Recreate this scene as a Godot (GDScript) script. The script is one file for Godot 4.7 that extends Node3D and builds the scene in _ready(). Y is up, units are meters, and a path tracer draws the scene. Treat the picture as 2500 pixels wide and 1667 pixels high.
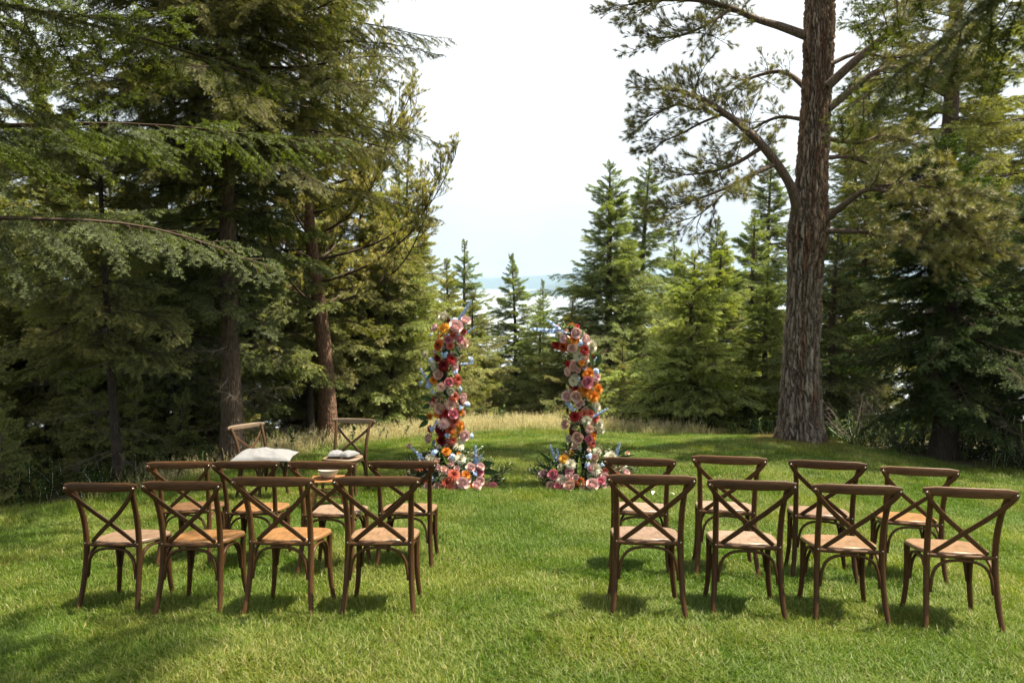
extends Node3D
# A lawn set for an outdoor ceremony: two rows of cross-back chairs on each side of an aisle, two columns of flowers, firs and a big pine, a lake far below.
# x to the right, y up, the view goes towards -z; d is the distance ahead of the camera (d = -z).

const EYE := 1.55
var rng := RandomNumberGenerator.new()
var M := {}
var used := {}
var noise := FastNoiseLite.new()

# ---------------------------------------------------------------- bookkeeping
func numbered(called: String) -> String:
	if not used.has(called):
		used[called] = 0
		return called
	used[called] += 1
	return "%s_%03d" % [called, used[called]]

func tag(o: Node, label: String, category: String, group := "") -> Node:
	o.set_meta("label", label)
	o.set_meta("category", category)
	if group:
		o.set_meta("group", group)
	return o

func thing(called: String, label: String, category: String, group := "") -> Node3D:
	var o := Node3D.new()
	o.name = numbered(called)
	add_child(o)
	tag(o, label, category, group)
	return o

func part(called: String, mesh: Mesh, mat: Material, parent: Node) -> MeshInstance3D:
	var o := MeshInstance3D.new()
	o.name = called if parent != self else numbered(called)
	o.mesh = mesh
	if mat:
		o.material_override = mat
	parent.add_child(o, true)
	return o

func multi(called: String, mesh: Mesh, where: Array, tints: Array, parent: Node) -> MultiMeshInstance3D:
	var mm := MultiMesh.new()
	mm.transform_format = MultiMesh.TRANSFORM_3D
	mm.use_colors = true
	mm.mesh = mesh
	mm.instance_count = where.size()
	for i in where.size():
		mm.set_instance_transform(i, where[i])
		mm.set_instance_color(i, tints[i])
	var o := MultiMeshInstance3D.new()
	o.name = called if parent != self else numbered(called)
	o.multimesh = mm
	o.set_meta("kind", "stuff")
	parent.add_child(o, true)
	return o

# ---------------------------------------------------------------- a mesh being collected
class Build:
	var v := PackedVector3Array()
	var n := PackedVector3Array()
	var c := PackedColorArray()
	var uses_c := false
	func tri(a: Vector3, b: Vector3, e: Vector3, na: Vector3, nb: Vector3, ne: Vector3, ca := Color.WHITE, cb := Color.WHITE, ce := Color.WHITE) -> void:
		if (e - a).cross(b - a).dot(na + nb + ne) < 0.0:
			v.append(a); v.append(e); v.append(b)
			n.append(na); n.append(ne); n.append(nb)
			c.append(ca); c.append(ce); c.append(cb)
		else:
			v.append(a); v.append(b); v.append(e)
			n.append(na); n.append(nb); n.append(ne)
			c.append(ca); c.append(cb); c.append(ce)
	func grid(p: Array, nr: Array, cols: Array = []) -> void:
		# rows of points with rows of normals
		for i in p.size() - 1:
			for j in p[i].size() - 1:
				if cols.is_empty():
					tri(p[i][j], p[i][j + 1], p[i + 1][j + 1], nr[i][j], nr[i][j + 1], nr[i + 1][j + 1])
					tri(p[i][j], p[i + 1][j + 1], p[i + 1][j], nr[i][j], nr[i + 1][j + 1], nr[i + 1][j])
				else:
					tri(p[i][j], p[i][j + 1], p[i + 1][j + 1], nr[i][j], nr[i][j + 1], nr[i + 1][j + 1], cols[i][j], cols[i][j + 1], cols[i + 1][j + 1])
					tri(p[i][j], p[i + 1][j + 1], p[i + 1][j], nr[i][j], nr[i + 1][j + 1], nr[i + 1][j], cols[i][j], cols[i + 1][j + 1], cols[i + 1][j])
	func flat(a: Vector3, b: Vector3, e: Vector3, ca: Color, ce: Color) -> void:
		v.append(a); v.append(b); v.append(e)
		c.append(ca); c.append(ca); c.append(ce)
	func into(mesh: ArrayMesh, mat: Material) -> ArrayMesh:
		if v.is_empty():
			return mesh
		var a := []
		a.resize(Mesh.ARRAY_MAX)
		a[Mesh.ARRAY_VERTEX] = v
		if n.size() == v.size():
			a[Mesh.ARRAY_NORMAL] = n
		a[Mesh.ARRAY_COLOR] = c
		mesh.add_surface_from_arrays(Mesh.PRIMITIVE_TRIANGLES, a)
		if mat:
			mesh.surface_set_material(mesh.get_surface_count() - 1, mat)
		return mesh
	func mesh(mat: Material = null) -> ArrayMesh:
		return into(ArrayMesh.new(), mat)

func spline(pts: Array, steps: int) -> Array:
	# Catmull-Rom through the points (Vector3), steps pieces per span
	var out := []
	for i in pts.size() - 1:
		var p0: Vector3 = pts[max(i - 1, 0)]
		var p1: Vector3 = pts[i]
		var p2: Vector3 = pts[i + 1]
		var p3: Vector3 = pts[min(i + 2, pts.size() - 1)]
		for k in steps:
			out.append(p1.cubic_interpolate(p2, p0, p3, float(k) / steps))
	out.append(pts[-1])
	return out

func lerp_list(a: Array, t: float) -> float:
	var f := clampf(t, 0.0, 1.0) * (a.size() - 1)
	var i := mini(int(f), a.size() - 2)
	return lerpf(a[i], a[i + 1], f - i)

func sweep(b: Build, pts: Array, wide: Array, thick: Array, across: Vector3, sides := 10, power := 2.0, cap := true) -> void:
	# a bar along pts; wide and thick are half sizes along its length, across is the direction of the width; power 2 is an ellipse, 4 a rounded rectangle
	var rows := []
	var norms := []
	for i in pts.size():
		var t := float(i) / (pts.size() - 1)
		var dir: Vector3 = (pts[min(i + 1, pts.size() - 1)] - pts[max(i - 1, 0)]).normalized()
		var w := (across - dir * across.dot(dir)).normalized()
		var u := dir.cross(w).normalized()
		var hw := lerp_list(wide, t)
		var ht := lerp_list(thick, t)
		var r := []
		var nr := []
		for k in sides + 1:
			var a := TAU * k / sides
			var ca := cos(a)
			var sa := sin(a)
			r.append(pts[i] + w * (signf(ca) * pow(absf(ca), 2.0 / power) * hw) + u * (signf(sa) * pow(absf(sa), 2.0 / power) * ht))
			nr.append((w * (signf(ca) * pow(absf(ca), 2.0 - 2.0 / power) / hw) + u * (signf(sa) * pow(absf(sa), 2.0 - 2.0 / power) / ht)).normalized())
		rows.append(r)
		norms.append(nr)
	b.grid(rows, norms)
	if cap:
		for e in [0, pts.size() - 1]:
			var dir: Vector3 = (pts[1] - pts[0]).normalized() * -1.0 if e == 0 else (pts[-1] - pts[-2]).normalized()
			for k in sides:
				b.tri(pts[e], rows[e][k], rows[e][k + 1], dir, dir, dir)

func lathe(b: Build, prof: Array, sides := 24, centre := Vector3.ZERO) -> void:
	var rows := []
	var norms := []
	for i in prof.size():
		var tan2: Vector2 = prof[min(i + 1, prof.size() - 1)] - prof[max(i - 1, 0)]
		var n2 := Vector2(tan2.y, -tan2.x).normalized()
		var r := []
		var nr := []
		for k in sides + 1:
			var a := TAU * k / sides
			r.append(centre + Vector3(prof[i].x * cos(a), prof[i].y, prof[i].x * sin(a)))
			nr.append(Vector3(n2.x * cos(a), n2.y, n2.x * sin(a)))
		rows.append(r)
		norms.append(nr)
	b.grid(rows, norms)

# ---------------------------------------------------------------- materials
func lin(r: float, g: float, b: float) -> Color:
	return Color(r, g, b).linear_to_srgb()

func noise_tex(freq: float, seed_: int, ramp: Array, size := 512, octaves := 5, kind := FastNoiseLite.TYPE_SIMPLEX_SMOOTH) -> NoiseTexture2D:
	var f := FastNoiseLite.new()
	f.seed = seed_
	f.frequency = freq
	f.noise_type = kind
	f.fractal_octaves = octaves
	var t := NoiseTexture2D.new()
	t.width = size
	t.height = size
	t.seamless = true
	t.noise = f
	if ramp.size():
		var g := Gradient.new()
		g.offsets = PackedFloat32Array(ramp.map(func(x): return x[0]))
		g.colors = PackedColorArray(ramp.map(func(x): return x[1]))
		t.color_ramp = g
	return t

func mat(col: Color, rough: float, tex: Texture2D = null, scale := Vector3.ONE) -> StandardMaterial3D:
	var m := StandardMaterial3D.new()
	m.albedo_color = col
	m.roughness = rough
	if tex:
		m.albedo_texture = tex
		m.uv1_triplanar = true
		m.uv1_scale = scale
	return m

func leafy(back: Color, rough := 0.6, spec := 0.35) -> StandardMaterial3D:
	var m := StandardMaterial3D.new()
	m.vertex_color_use_as_albedo = true
	m.roughness = rough
	m.metallic_specular = spec
	m.backlight_enabled = true
	m.backlight = back
	m.cull_mode = BaseMaterial3D.CULL_DISABLED
	return m

func materials() -> void:
	var grain := noise_tex(0.012, 3, [[0.0, lin(0.42, 0.38, 0.34)], [0.42, lin(0.8, 0.76, 0.72)], [0.6, lin(1.0, 1.0, 1.0)], [1.0, lin(0.62, 0.58, 0.52)]])
	M.stain = mat(lin(0.066, 0.037, 0.019), 0.42, grain, Vector3(9, 0.9, 9))
	M.stain_across = mat(lin(0.074, 0.041, 0.021), 0.42, grain, Vector3(0.9, 9, 9))
	M.stain.metallic_specular = 0.28
	M.stain_across.metallic_specular = 0.28
	M.stains = []
	for k in [0.82, 1.0, 1.22]:
		var a: StandardMaterial3D = M.stain.duplicate()
		var b: StandardMaterial3D = M.stain_across.duplicate()
		a.albedo_color = lin(0.068 * k, 0.034 * k, 0.0145 * k)
		b.albedo_color = lin(0.077 * k, 0.039 * k, 0.017 * k)
		M.stains.append([a, b])
	M.seats = []
	for c in [[0.15, 0.080, 0.042], [0.23, 0.140, 0.080], [0.21, 0.140, 0.098], [0.25, 0.130, 0.052], [0.25, 0.175, 0.125]]:
		var s := mat(lin(c[0], c[1], c[2]), 0.4, grain, Vector3(6, 6, 0.8))
		M.seats.append(s)
	M.grey_wood = mat(lin(0.20, 0.145, 0.10), 0.55, grain, Vector3(0.9, 9, 9))
	M.bolt = mat(lin(0.45, 0.42, 0.38), 0.35)
	M.bolt.metallic = 0.9
	M.stool = mat(lin(0.30, 0.135, 0.05), 0.45, grain, Vector3(0.8, 6, 6))
	M.ceramic = mat(lin(0.40, 0.35, 0.30), 0.4)
	M.linen = mat(lin(0.175, 0.176, 0.186), 0.9, noise_tex(0.2, 9, [[0.0, lin(0.88, 0.88, 0.9)], [1.0, lin(1, 1, 1)]], 256), Vector3(4, 4, 4))
	M.linen.rim_enabled = true
	M.linen.rim = 0.3
	# bark
	var bark_h := noise_tex(0.02, 11, [], 512, 5, FastNoiseLite.TYPE_PERLIN)
	var bark_c := noise_tex(0.02, 11, [[0.0, lin(0.35, 0.3, 0.27)], [0.42, lin(0.7, 0.66, 0.6)], [0.6, lin(1, 1, 1)], [1.0, lin(1.0, 0.8, 0.62)]], 512, 5, FastNoiseLite.TYPE_PERLIN)
	M.bark = mat(lin(0.115, 0.083, 0.062), 0.95, bark_c, Vector3(4, 0.9, 4))
	M.bark.heightmap_enabled = true
	M.bark.heightmap_texture = bark_h
	M.bark.heightmap_scale = 4.0
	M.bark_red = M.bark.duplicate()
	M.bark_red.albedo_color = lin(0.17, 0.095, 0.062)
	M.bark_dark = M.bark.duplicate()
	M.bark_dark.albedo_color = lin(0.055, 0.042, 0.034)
	M.plates = StandardMaterial3D.new()
	M.plates.vertex_color_use_as_albedo = true
	M.plates.roughness = 0.95
	M.plates.metallic_specular = 0.2
	M.plates.albedo_texture = noise_tex(0.05, 21, [[0.0, lin(0.6, 0.58, 0.55)], [1.0, lin(1, 1, 1)]], 512, 4)
	M.plates.uv1_triplanar = true
	M.plates.uv1_scale = Vector3(3, 1.2, 3)
	M.twig = mat(lin(0.06, 0.044, 0.032), 0.95)
	M.twig.metallic_specular = 0.2
	M.dead_twig = mat(lin(0.12, 0.10, 0.08), 0.9)
	M.needles = leafy(Color(0.9, 0.95, 0.4), 0.55, 0.3)
	M.pine_needles = leafy(Color(0.7, 0.72, 0.3), 0.5, 0.35)
	M.leaves = leafy(Color(0.7, 0.8, 0.25), 0.75, 0.2)
	M.blades = leafy(Color(0.8, 0.9, 0.25), 0.5, 0.38)
	M.straw = leafy(Color(0.8, 0.75, 0.45), 0.7, 0.2)
	M.petal = leafy(Color(0.5, 0.45, 0.4), 0.65, 0.25)
	# ground: what shows between the blades
	M.turf = mat(lin(0.055, 0.075, 0.022), 1.0, noise_tex(0.03, 31, [[0.0, lin(0.45, 0.5, 0.4)], [0.5, lin(0.8, 0.85, 0.7)], [1.0, lin(1, 0.95, 0.8)]]), Vector3(1.2, 1.2, 1.2))
	M.floor = mat(lin(0.10, 0.085, 0.045), 1.0, noise_tex(0.04, 33, [[0.0, lin(0.35, 0.4, 0.3)], [0.5, lin(0.75, 0.8, 0.6)], [1.0, lin(1, 0.9, 0.75)]]), Vector3(0.5, 0.5, 0.5))
	M.moss = mat(lin(0.022, 0.034, 0.012), 1.0)
	M.lake = mat(lin(0.30, 0.335, 0.35), 0.3)
	M.hill = mat(lin(0.03, 0.05, 0.045), 1.0, noise_tex(0.03, 35, [[0.0, lin(0.6, 0.6, 0.6)], [1.0, lin(1, 1, 1)]]), Vector3(0.001, 0.001, 0.001))

# ---------------------------------------------------------------- the lie of the land
const EDGE := [[-30.0, 6.0], [-12.0, 7.0], [-8.0, 7.8], [-5.6, 8.9], [-4.8, 10.0], [-4.0, 11.2], [-3.3, 13.2], [-2.2, 15.2], [-0.8, 16.4], [1.0, 16.8], [2.6, 16.6], [4.4, 15.4], [5.6, 14.2], [6.4, 12.9], [7.2, 11.6], [9.0, 10.2], [12.0, 9.0], [30.0, 8.0]]
var profile := PackedFloat32Array()
var chair_spots := []

func edge(x: float) -> float:
	# how far ahead the mown lawn ends
	var k := 0
	while k < EDGE.size() - 2 and x > EDGE[k + 1][0]:
		k += 1
	return lerpf(EDGE[k][1], EDGE[k + 1][1], clampf((x - EDGE[k][0]) / (EDGE[k + 1][0] - EDGE[k][0]), 0, 1))

func soft_edge(x: float) -> float:
	return (edge(x - 0.5) + edge(x) * 2.0 + edge(x + 0.5)) * 0.25

func land_base(x: float, d: float) -> float:
	var e := soft_edge(x)
	var q := clampf(minf(d, e), -10.0, 39.9) + 10.0
	var i := int(q * 10.0)
	var y := lerpf(profile[i], profile[i + 1], q * 10.0 - i)
	y -= 0.008 * minf(x * x, 36.0)
	y += 0.30 * exp(-((x - 4.7) ** 2 / 5.0 + (d - 13.0) ** 2 / 6.0))
	var s := d - e
	if s > 0.0:
		var fall := 0.26
		var side := clampf((absf(x) - 3.0) / 4.0, 0.0, 1.0)
		fall = lerpf(0.26, 0.10, side) if s < 12.0 else lerpf(0.26, 0.10, side * exp(-(s - 12.0) / 20.0))
		y -= fall * s * s / (s + 3.0) if s < 12.0 else fall * 9.6 + 0.25 * (s - 12.0)
	y += 0.05 * noise.get_noise_2d(x * 9.0, d * 9.0) + (0.25 * noise.get_noise_2d(x * 3.0, d * 3.0) * clampf(s / 6.0, 0.0, 1.0))
	return maxf(y, -154.0)

func land(x: float, d: float) -> float:
	var y := land_base(x, d)
	if d > 3.0 and d < 8.5 and absf(x) < 5.0:
		var sum := 0.0
		var w := 0.35
		for c in chair_spots:
			var k := exp(-((x - c[0]) ** 2 + (d - c[1]) ** 2) / 0.35)
			sum += k * c[2]
			w += k
		y += sum / w
	return y

func at(x: float, d: float, lift := 0.0) -> Vector3:
	return Vector3(x, land(x, d) + lift, -d)

func sheet(called: String, xs: Array, ds: Array, mt: Material, rule: Callable) -> void:
	var st := SurfaceTool.new()
	st.begin(Mesh.PRIMITIVE_TRIANGLES)
	st.set_smooth_group(0)
	for d in ds:
		for x in xs:
			st.add_vertex(Vector3(x, rule.call(x, d), -d))
	for i in ds.size() - 1:
		for j in xs.size() - 1:
			var a := i * xs.size() + j
			var b := a + xs.size()
			for k in [a, b, b + 1, a, b + 1, a + 1]:
				st.add_index(k)
	st.generate_normals()
	var o := part(called, st.commit(), mt, self)
	o.set_meta("kind", "structure")

func spaced(a: float, b: float, step: float) -> Array:
	var out := []
	for i in int(round((b - a) / step)) + 1:
		out.append(a + step * i)
	return out

# ---------------------------------------------------------------- foliage meshes
var B_needle: Build
var B_wood: Build

func stick(b: Build, p: Vector3, q: Vector3, r0: float, r1: float) -> void:
	# a three sided twig
	var dir := (q - p).normalized()
	var w := dir.cross(Vector3.UP if absf(dir.y) < 0.9 else Vector3.RIGHT).normalized()
	var u := dir.cross(w)
	for k in 3:
		var a := TAU * k / 3.0
		var e := TAU * (k + 1) / 3.0
		var na := w * cos(a) + u * sin(a)
		var ne := w * cos(e) + u * sin(e)
		b.tri(p + na * r0, p + ne * r0, q + ne * r1, na, ne, ne)
		b.tri(p + na * r0, q + ne * r1, q + na * r1, na, ne, na)

func needle_run(p: Vector3, q: Vector3, step: float, size: float, old: Color, young: Color, fresh: float) -> void:
	var dir := q - p
	var length := dir.length()
	dir /= length
	var w := dir.cross(Vector3.UP)
	if w.length_squared() < 0.01:
		w = Vector3.RIGHT
	w = w.normalized()
	var u := w.cross(dir)
	var n := int(length / step) + 1
	for i in n:
		var t := (i + rng.randf()) / n
		var o := p + dir * (length * t)
		var col := old.lerp(young, clampf(fresh * t + rng.randf_range(-0.15, 0.2), 0.0, 1.0))
		for k in 4:
			var a := rng.randf_range(-0.7, 0.7) + (0.0 if k == 0 else PI if k == 1 else rng.randf_range(0.3, 2.8) if k == 2 else rng.randf_range(-2.6, -0.5))
			var side := w * cos(a) + u * sin(a)
			var nd := dir * 0.62 + side
			var s := size * rng.randf_range(0.75, 1.15)
			var wide := dir * (size * 0.15)
			B_needle.flat(o - wide, o + wide, o + nd * s * 0.85, col, col)

func fir_bough(length: float, step: float, reach: float, tert: float, bare: float, hang: float, needle := 0.027, pitch := 0.012) -> ArrayMesh:
	B_needle = Build.new()
	B_wood = Build.new()
	var old := Color(0.062, 0.076, 0.034)
	var young := Color(0.178, 0.190, 0.080)
	var sway := rng.randf_range(-0.08, 0.08)
	var axis := func(t: float) -> Vector3: return Vector3(length * t * (1.0 - 0.04 * t), length * (-0.13 * t + 0.05 * sin(t * 5.0 + sway * 20.0) * t + 0.09 * t * t), length * sway * sin(t * 4.0))
	var last: Vector3 = axis.call(0.0)
	var r0 := 0.0042 + length * 0.0068
	for i in range(1, 13):
		var p: Vector3 = axis.call(i / 12.0)
		stick(B_wood, last, p, r0 * (1.0 - (i - 1) / 13.0), r0 * (1.0 - i / 13.0))
		last = p
	var s := bare * length
	var side := 1.0
	while s < length * 0.985:
		var t := s / length
		var p: Vector3 = axis.call(t)
		var fwd: Vector3 = (axis.call(minf(t + 0.03, 1.0)) - axis.call(t - 0.03)).normalized()
		var long := reach * (0.10 + 0.95 * pow(1.0 - t, 0.8)) * smoothstep(0.0, 0.22, t + 0.05) * rng.randf_range(0.65, 1.15)
		var ang := deg_to_rad(rng.randf_range(42, 64))
		var droops := rng.randf() < 0.22
		var dir := fwd * cos(ang) + Vector3(0, 0, side) * sin(ang) + Vector3(0, rng.randf_range(-0.42, 0.34) - (0.7 * hang if droops else 0.22 * hang), 0)
		dir = dir.normalized()
		var steps := maxi(2, int(long / 0.10))
		var a := p
		for k in steps:
			var f := float(k) / steps
			var bend := (dir + fwd * 0.35 * f + Vector3(rng.randf_range(-0.12, 0.12), -0.35 * hang * f + rng.randf_range(-0.1, 0.1), rng.randf_range(-0.12, 0.12))).normalized()
			var e := a + bend * (long / steps)
			stick(B_wood, a, e, 0.0035 * (1.0 - f) + 0.0012, 0.0035 * (1.0 - f) + 0.0008)
			if f > 0.12 or long < 0.2:
				needle_run(a, e, pitch, needle, old, young, 0.25 + 0.6 * f)
				var m := maxi(1, int(round((long / steps) / tert)))
				for q in m * 2:
					var o := a.lerp(e, (q / 2 + rng.randf()) / m)
					var twig := (0.05 + 0.15 * (1.0 - f) * minf(long, 0.6) / 0.6) * rng.randf_range(0.6, 1.25)
					var tside := bend.cross(Vector3.UP).normalized() * (1.0 if q % 2 else -1.0)
					var td := (bend * 0.75 + tside * 0.8 + Vector3(0, rng.randf_range(-0.75, 0.35) - 0.25 * hang, 0)).normalized()
					needle_run(o, o + td * twig, pitch, needle, old, young, 1.0)
			a = e
		s += step * rng.randf_range(0.7, 1.3)
		side = -side
	needle_run(axis.call(0.8), axis.call(1.0), pitch, needle, old, young, 1.0)
	return B_needle.into(B_wood.mesh(M.twig), M.needles)

func dead_bough(length: float) -> ArrayMesh:
	var b := Build.new()
	var p := Vector3.ZERO
	var dir := Vector3.RIGHT
	for i in 9:
		var q := p + (dir + Vector3(0, rng.randf_range(-0.14, 0.10), rng.randf_range(-0.15, 0.15))).normalized() * length / 9.0
		stick(b, p, q, 0.012 * (1 - i / 9.0) + 0.002, 0.012 * (1 - (i + 1) / 9.0) + 0.0016)
		if i > 1:
			for k in 3:
				var o := p.lerp(q, rng.randf())
				var td := (dir * rng.randf_range(0.3, 1) + Vector3(0, rng.randf_range(-0.8, 0.3), rng.randf_range(-1, 1))).normalized()
				var l := length * rng.randf_range(0.08, 0.26)
				var m := o + td * l * 0.5
				var e := m + (td + Vector3(rng.randf_range(-0.4, 0.4), rng.randf_range(-0.6, 0.3), rng.randf_range(-0.4, 0.4))).normalized() * l * 0.5
				stick(b, o, m, 0.0035, 0.0025)
				stick(b, m, e, 0.0025, 0.001)
				for z in 2:
					var w := m.lerp(e, rng.randf())
					stick(b, w, w + (td + Vector3(rng.randf_range(-0.9, 0.9), rng.randf_range(-0.9, 0.4), rng.randf_range(-0.9, 0.9))).normalized() * l * 0.4, 0.0018, 0.0008)
		p = q
	return b.mesh(M.dead_twig)

func tuft(o: Vector3, dir: Vector3, count: int, long: float) -> void:
	for i in count:
		var r := Vector3(rng.randfn(), rng.randfn(), rng.randfn()).normalized()
		var nd := (dir * rng.randf_range(0.15, 1.3) + r * 0.95).normalized()
		var l := long * rng.randf_range(0.7, 1.1)
		var w := nd.cross(r).normalized() * 0.004
		var root := o - dir * rng.randf_range(0.0, 0.07)
		var col := Color(0.14, 0.15, 0.046).lerp(Color(0.27, 0.24, 0.10), rng.randf())
		B_needle.flat(root - w, root + w, root + nd * l + Vector3(0, -0.012, 0), col, col)

func pine_bough(twigs: int, up: float, count: int, long: float) -> ArrayMesh:
	B_needle = Build.new()
	B_wood = Build.new()
	var p := Vector3.ZERO
	var dir := Vector3(1, rng.randf_range(-0.1, 0.1), 0)
	var made := 0
	for i in 8:
		dir = (dir + Vector3(0.1, rng.randf_range(-0.22, 0.22) + up * 0.1, rng.randf_range(-0.25, 0.25))).normalized()
		var q := p + dir * 0.125
		stick(B_wood, p, q, 0.011 * (1 - i / 8.0) + 0.0045, 0.011 * (1 - (i + 1) / 8.0) + 0.0045)
		for k in (2 if made < twigs and i > 0 else 0):
			made += 1
			var td := (dir * rng.randf_range(0.3, 0.9) + Vector3(0, rng.randf_range(-0.7, 0.5) + up, rng.randf_range(-1, 1))).normalized()
			var l := rng.randf_range(0.16, 0.36)
			var a := q
			for z in 4:
				td = (td + Vector3(0.06, 0.12 * (up + 0.4) + rng.randf_range(-0.2, 0.2), rng.randf_range(-0.25, 0.25))).normalized()
				var e := a + td * l / 4.0
				stick(B_wood, a, e, 0.0058 - z * 0.0006, 0.0052 - z * 0.0006)
				a = e
			if rng.randf() < 0.86:
				tuft(a, td, count, long)
		p = q
	tuft(p, dir, count, long)
	return B_needle.into(B_wood.mesh(M.twig), M.pine_needles)

var G := {}   # shared foliage meshes

func foliage_meshes() -> void:
	G.xl = []
	G.l = []
	G.m = []
	G.s = []
	G.dead = []
	G.pine = []
	G.candle = []
	for i in 2:
		G.xl.append(fir_bough(4.2, 0.07, 1.2, 0.05, 0.12, 0.8, 0.028, 0.014))
	for i in 3:
		G.l.append(fir_bough(2.4, 0.055, 0.9, 0.046, 0.1, 0.5, 0.028, 0.0135))
	for i in 3:
		G.m.append(fir_bough(1.3, 0.045, 0.55, 0.042, 0.06, 0.35, 0.028, 0.013))
	for i in 2:
		G.s.append(fir_bough(0.65, 0.035, 0.3, 0.038, 0.04, 0.2, 0.028, 0.012))
	for i in 3:
		G.dead.append(dead_bough(1.6))
	for i in 4:
		G.pine.append(pine_bough(12, 0.25, 60, 0.15))
	for i in 2:
		G.candle.append(pine_bough(8, 0.8, 100, 0.12))

# ---------------------------------------------------------------- trees
func trunk_mesh(pts: Array, radii: Array, sides: int, rough: float, flare := 0.0) -> ArrayMesh:
	var rows := []
	var norms := []
	var seed_off := rng.randf() * 100.0
	for i in pts.size():
		var t := float(i) / (pts.size() - 1)
		var r := lerp_list(radii, t)
		var dir: Vector3 = (pts[min(i + 1, pts.size() - 1)] - pts[max(i - 1, 0)]).normalized()
		var w := dir.cross(Vector3.FORWARD if absf(dir.z) < 0.9 else Vector3.UP).normalized()
		var u := dir.cross(w)
		var row := []
		var nr := []
		for k in sides + 1:
			var a := TAU * (k % sides) / sides
			var out := w * cos(a) + u * sin(a)
			var rr := r * (1.0 + rough * noise.get_noise_3d(cos(a) * 40.0 + seed_off, sin(a) * 40.0, pts[i].y * 30.0))
			rr += flare * exp(-t * 14.0) * (1.0 + 0.5 * sin(a * 4.0 + seed_off))
			row.append(pts[i] + out * rr)
			nr.append(out)
		rows.append(row)
		norms.append(nr)
	var b := Build.new()
	b.grid(rows, norms)
	return b.mesh()

func bough_basis(az: float, elev: float, roll: float, s: float) -> Basis:
	return Basis(Vector3.UP, az) * Basis(Vector3(0, 0, 1), elev) * Basis(Vector3.RIGHT, roll) * Basis.from_scale(Vector3(s, s, s))

func tint(base: Color, spread := 0.16) -> Color:
	var k := 1.0 + rng.randf_range(-spread, spread)
	return Color(base.r * k * (1.0 + rng.randf_range(-0.06, 0.06)), base.g * k, base.b * k * (1.0 + rng.randf_range(-0.08, 0.08)))

class Crown:
	var at := {}
	var col := {}
	func put(mesh: Mesh, t: Transform3D, c: Color) -> void:
		if not at.has(mesh):
			at[mesh] = []
			col[mesh] = []
		at[mesh].append(t)
		col[mesh].append(c)

func fit_bough(cr: Crown, r: float, which: int, at_: Vector3, az: float, elev: float, c: Color) -> void:
	var fam: Array = G.s
	var len_ := 0.65
	if r > 3.1:
		fam = G.xl
		len_ = 4.2
	elif r > 1.75:
		fam = G.l
		len_ = 2.4
	elif r > 0.9:
		fam = G.m
		len_ = 1.3
	cr.put(fam[which % fam.size()], Transform3D(bough_basis(az, elev, rng.randf_range(-0.35, 0.35), r / len_), at_), c)

func finish_crown(root: Node3D, cr: Crown, called := "foliage") -> void:
	for k in cr.at:
		multi(called, k, cr.at[k], cr.col[k], root)

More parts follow.
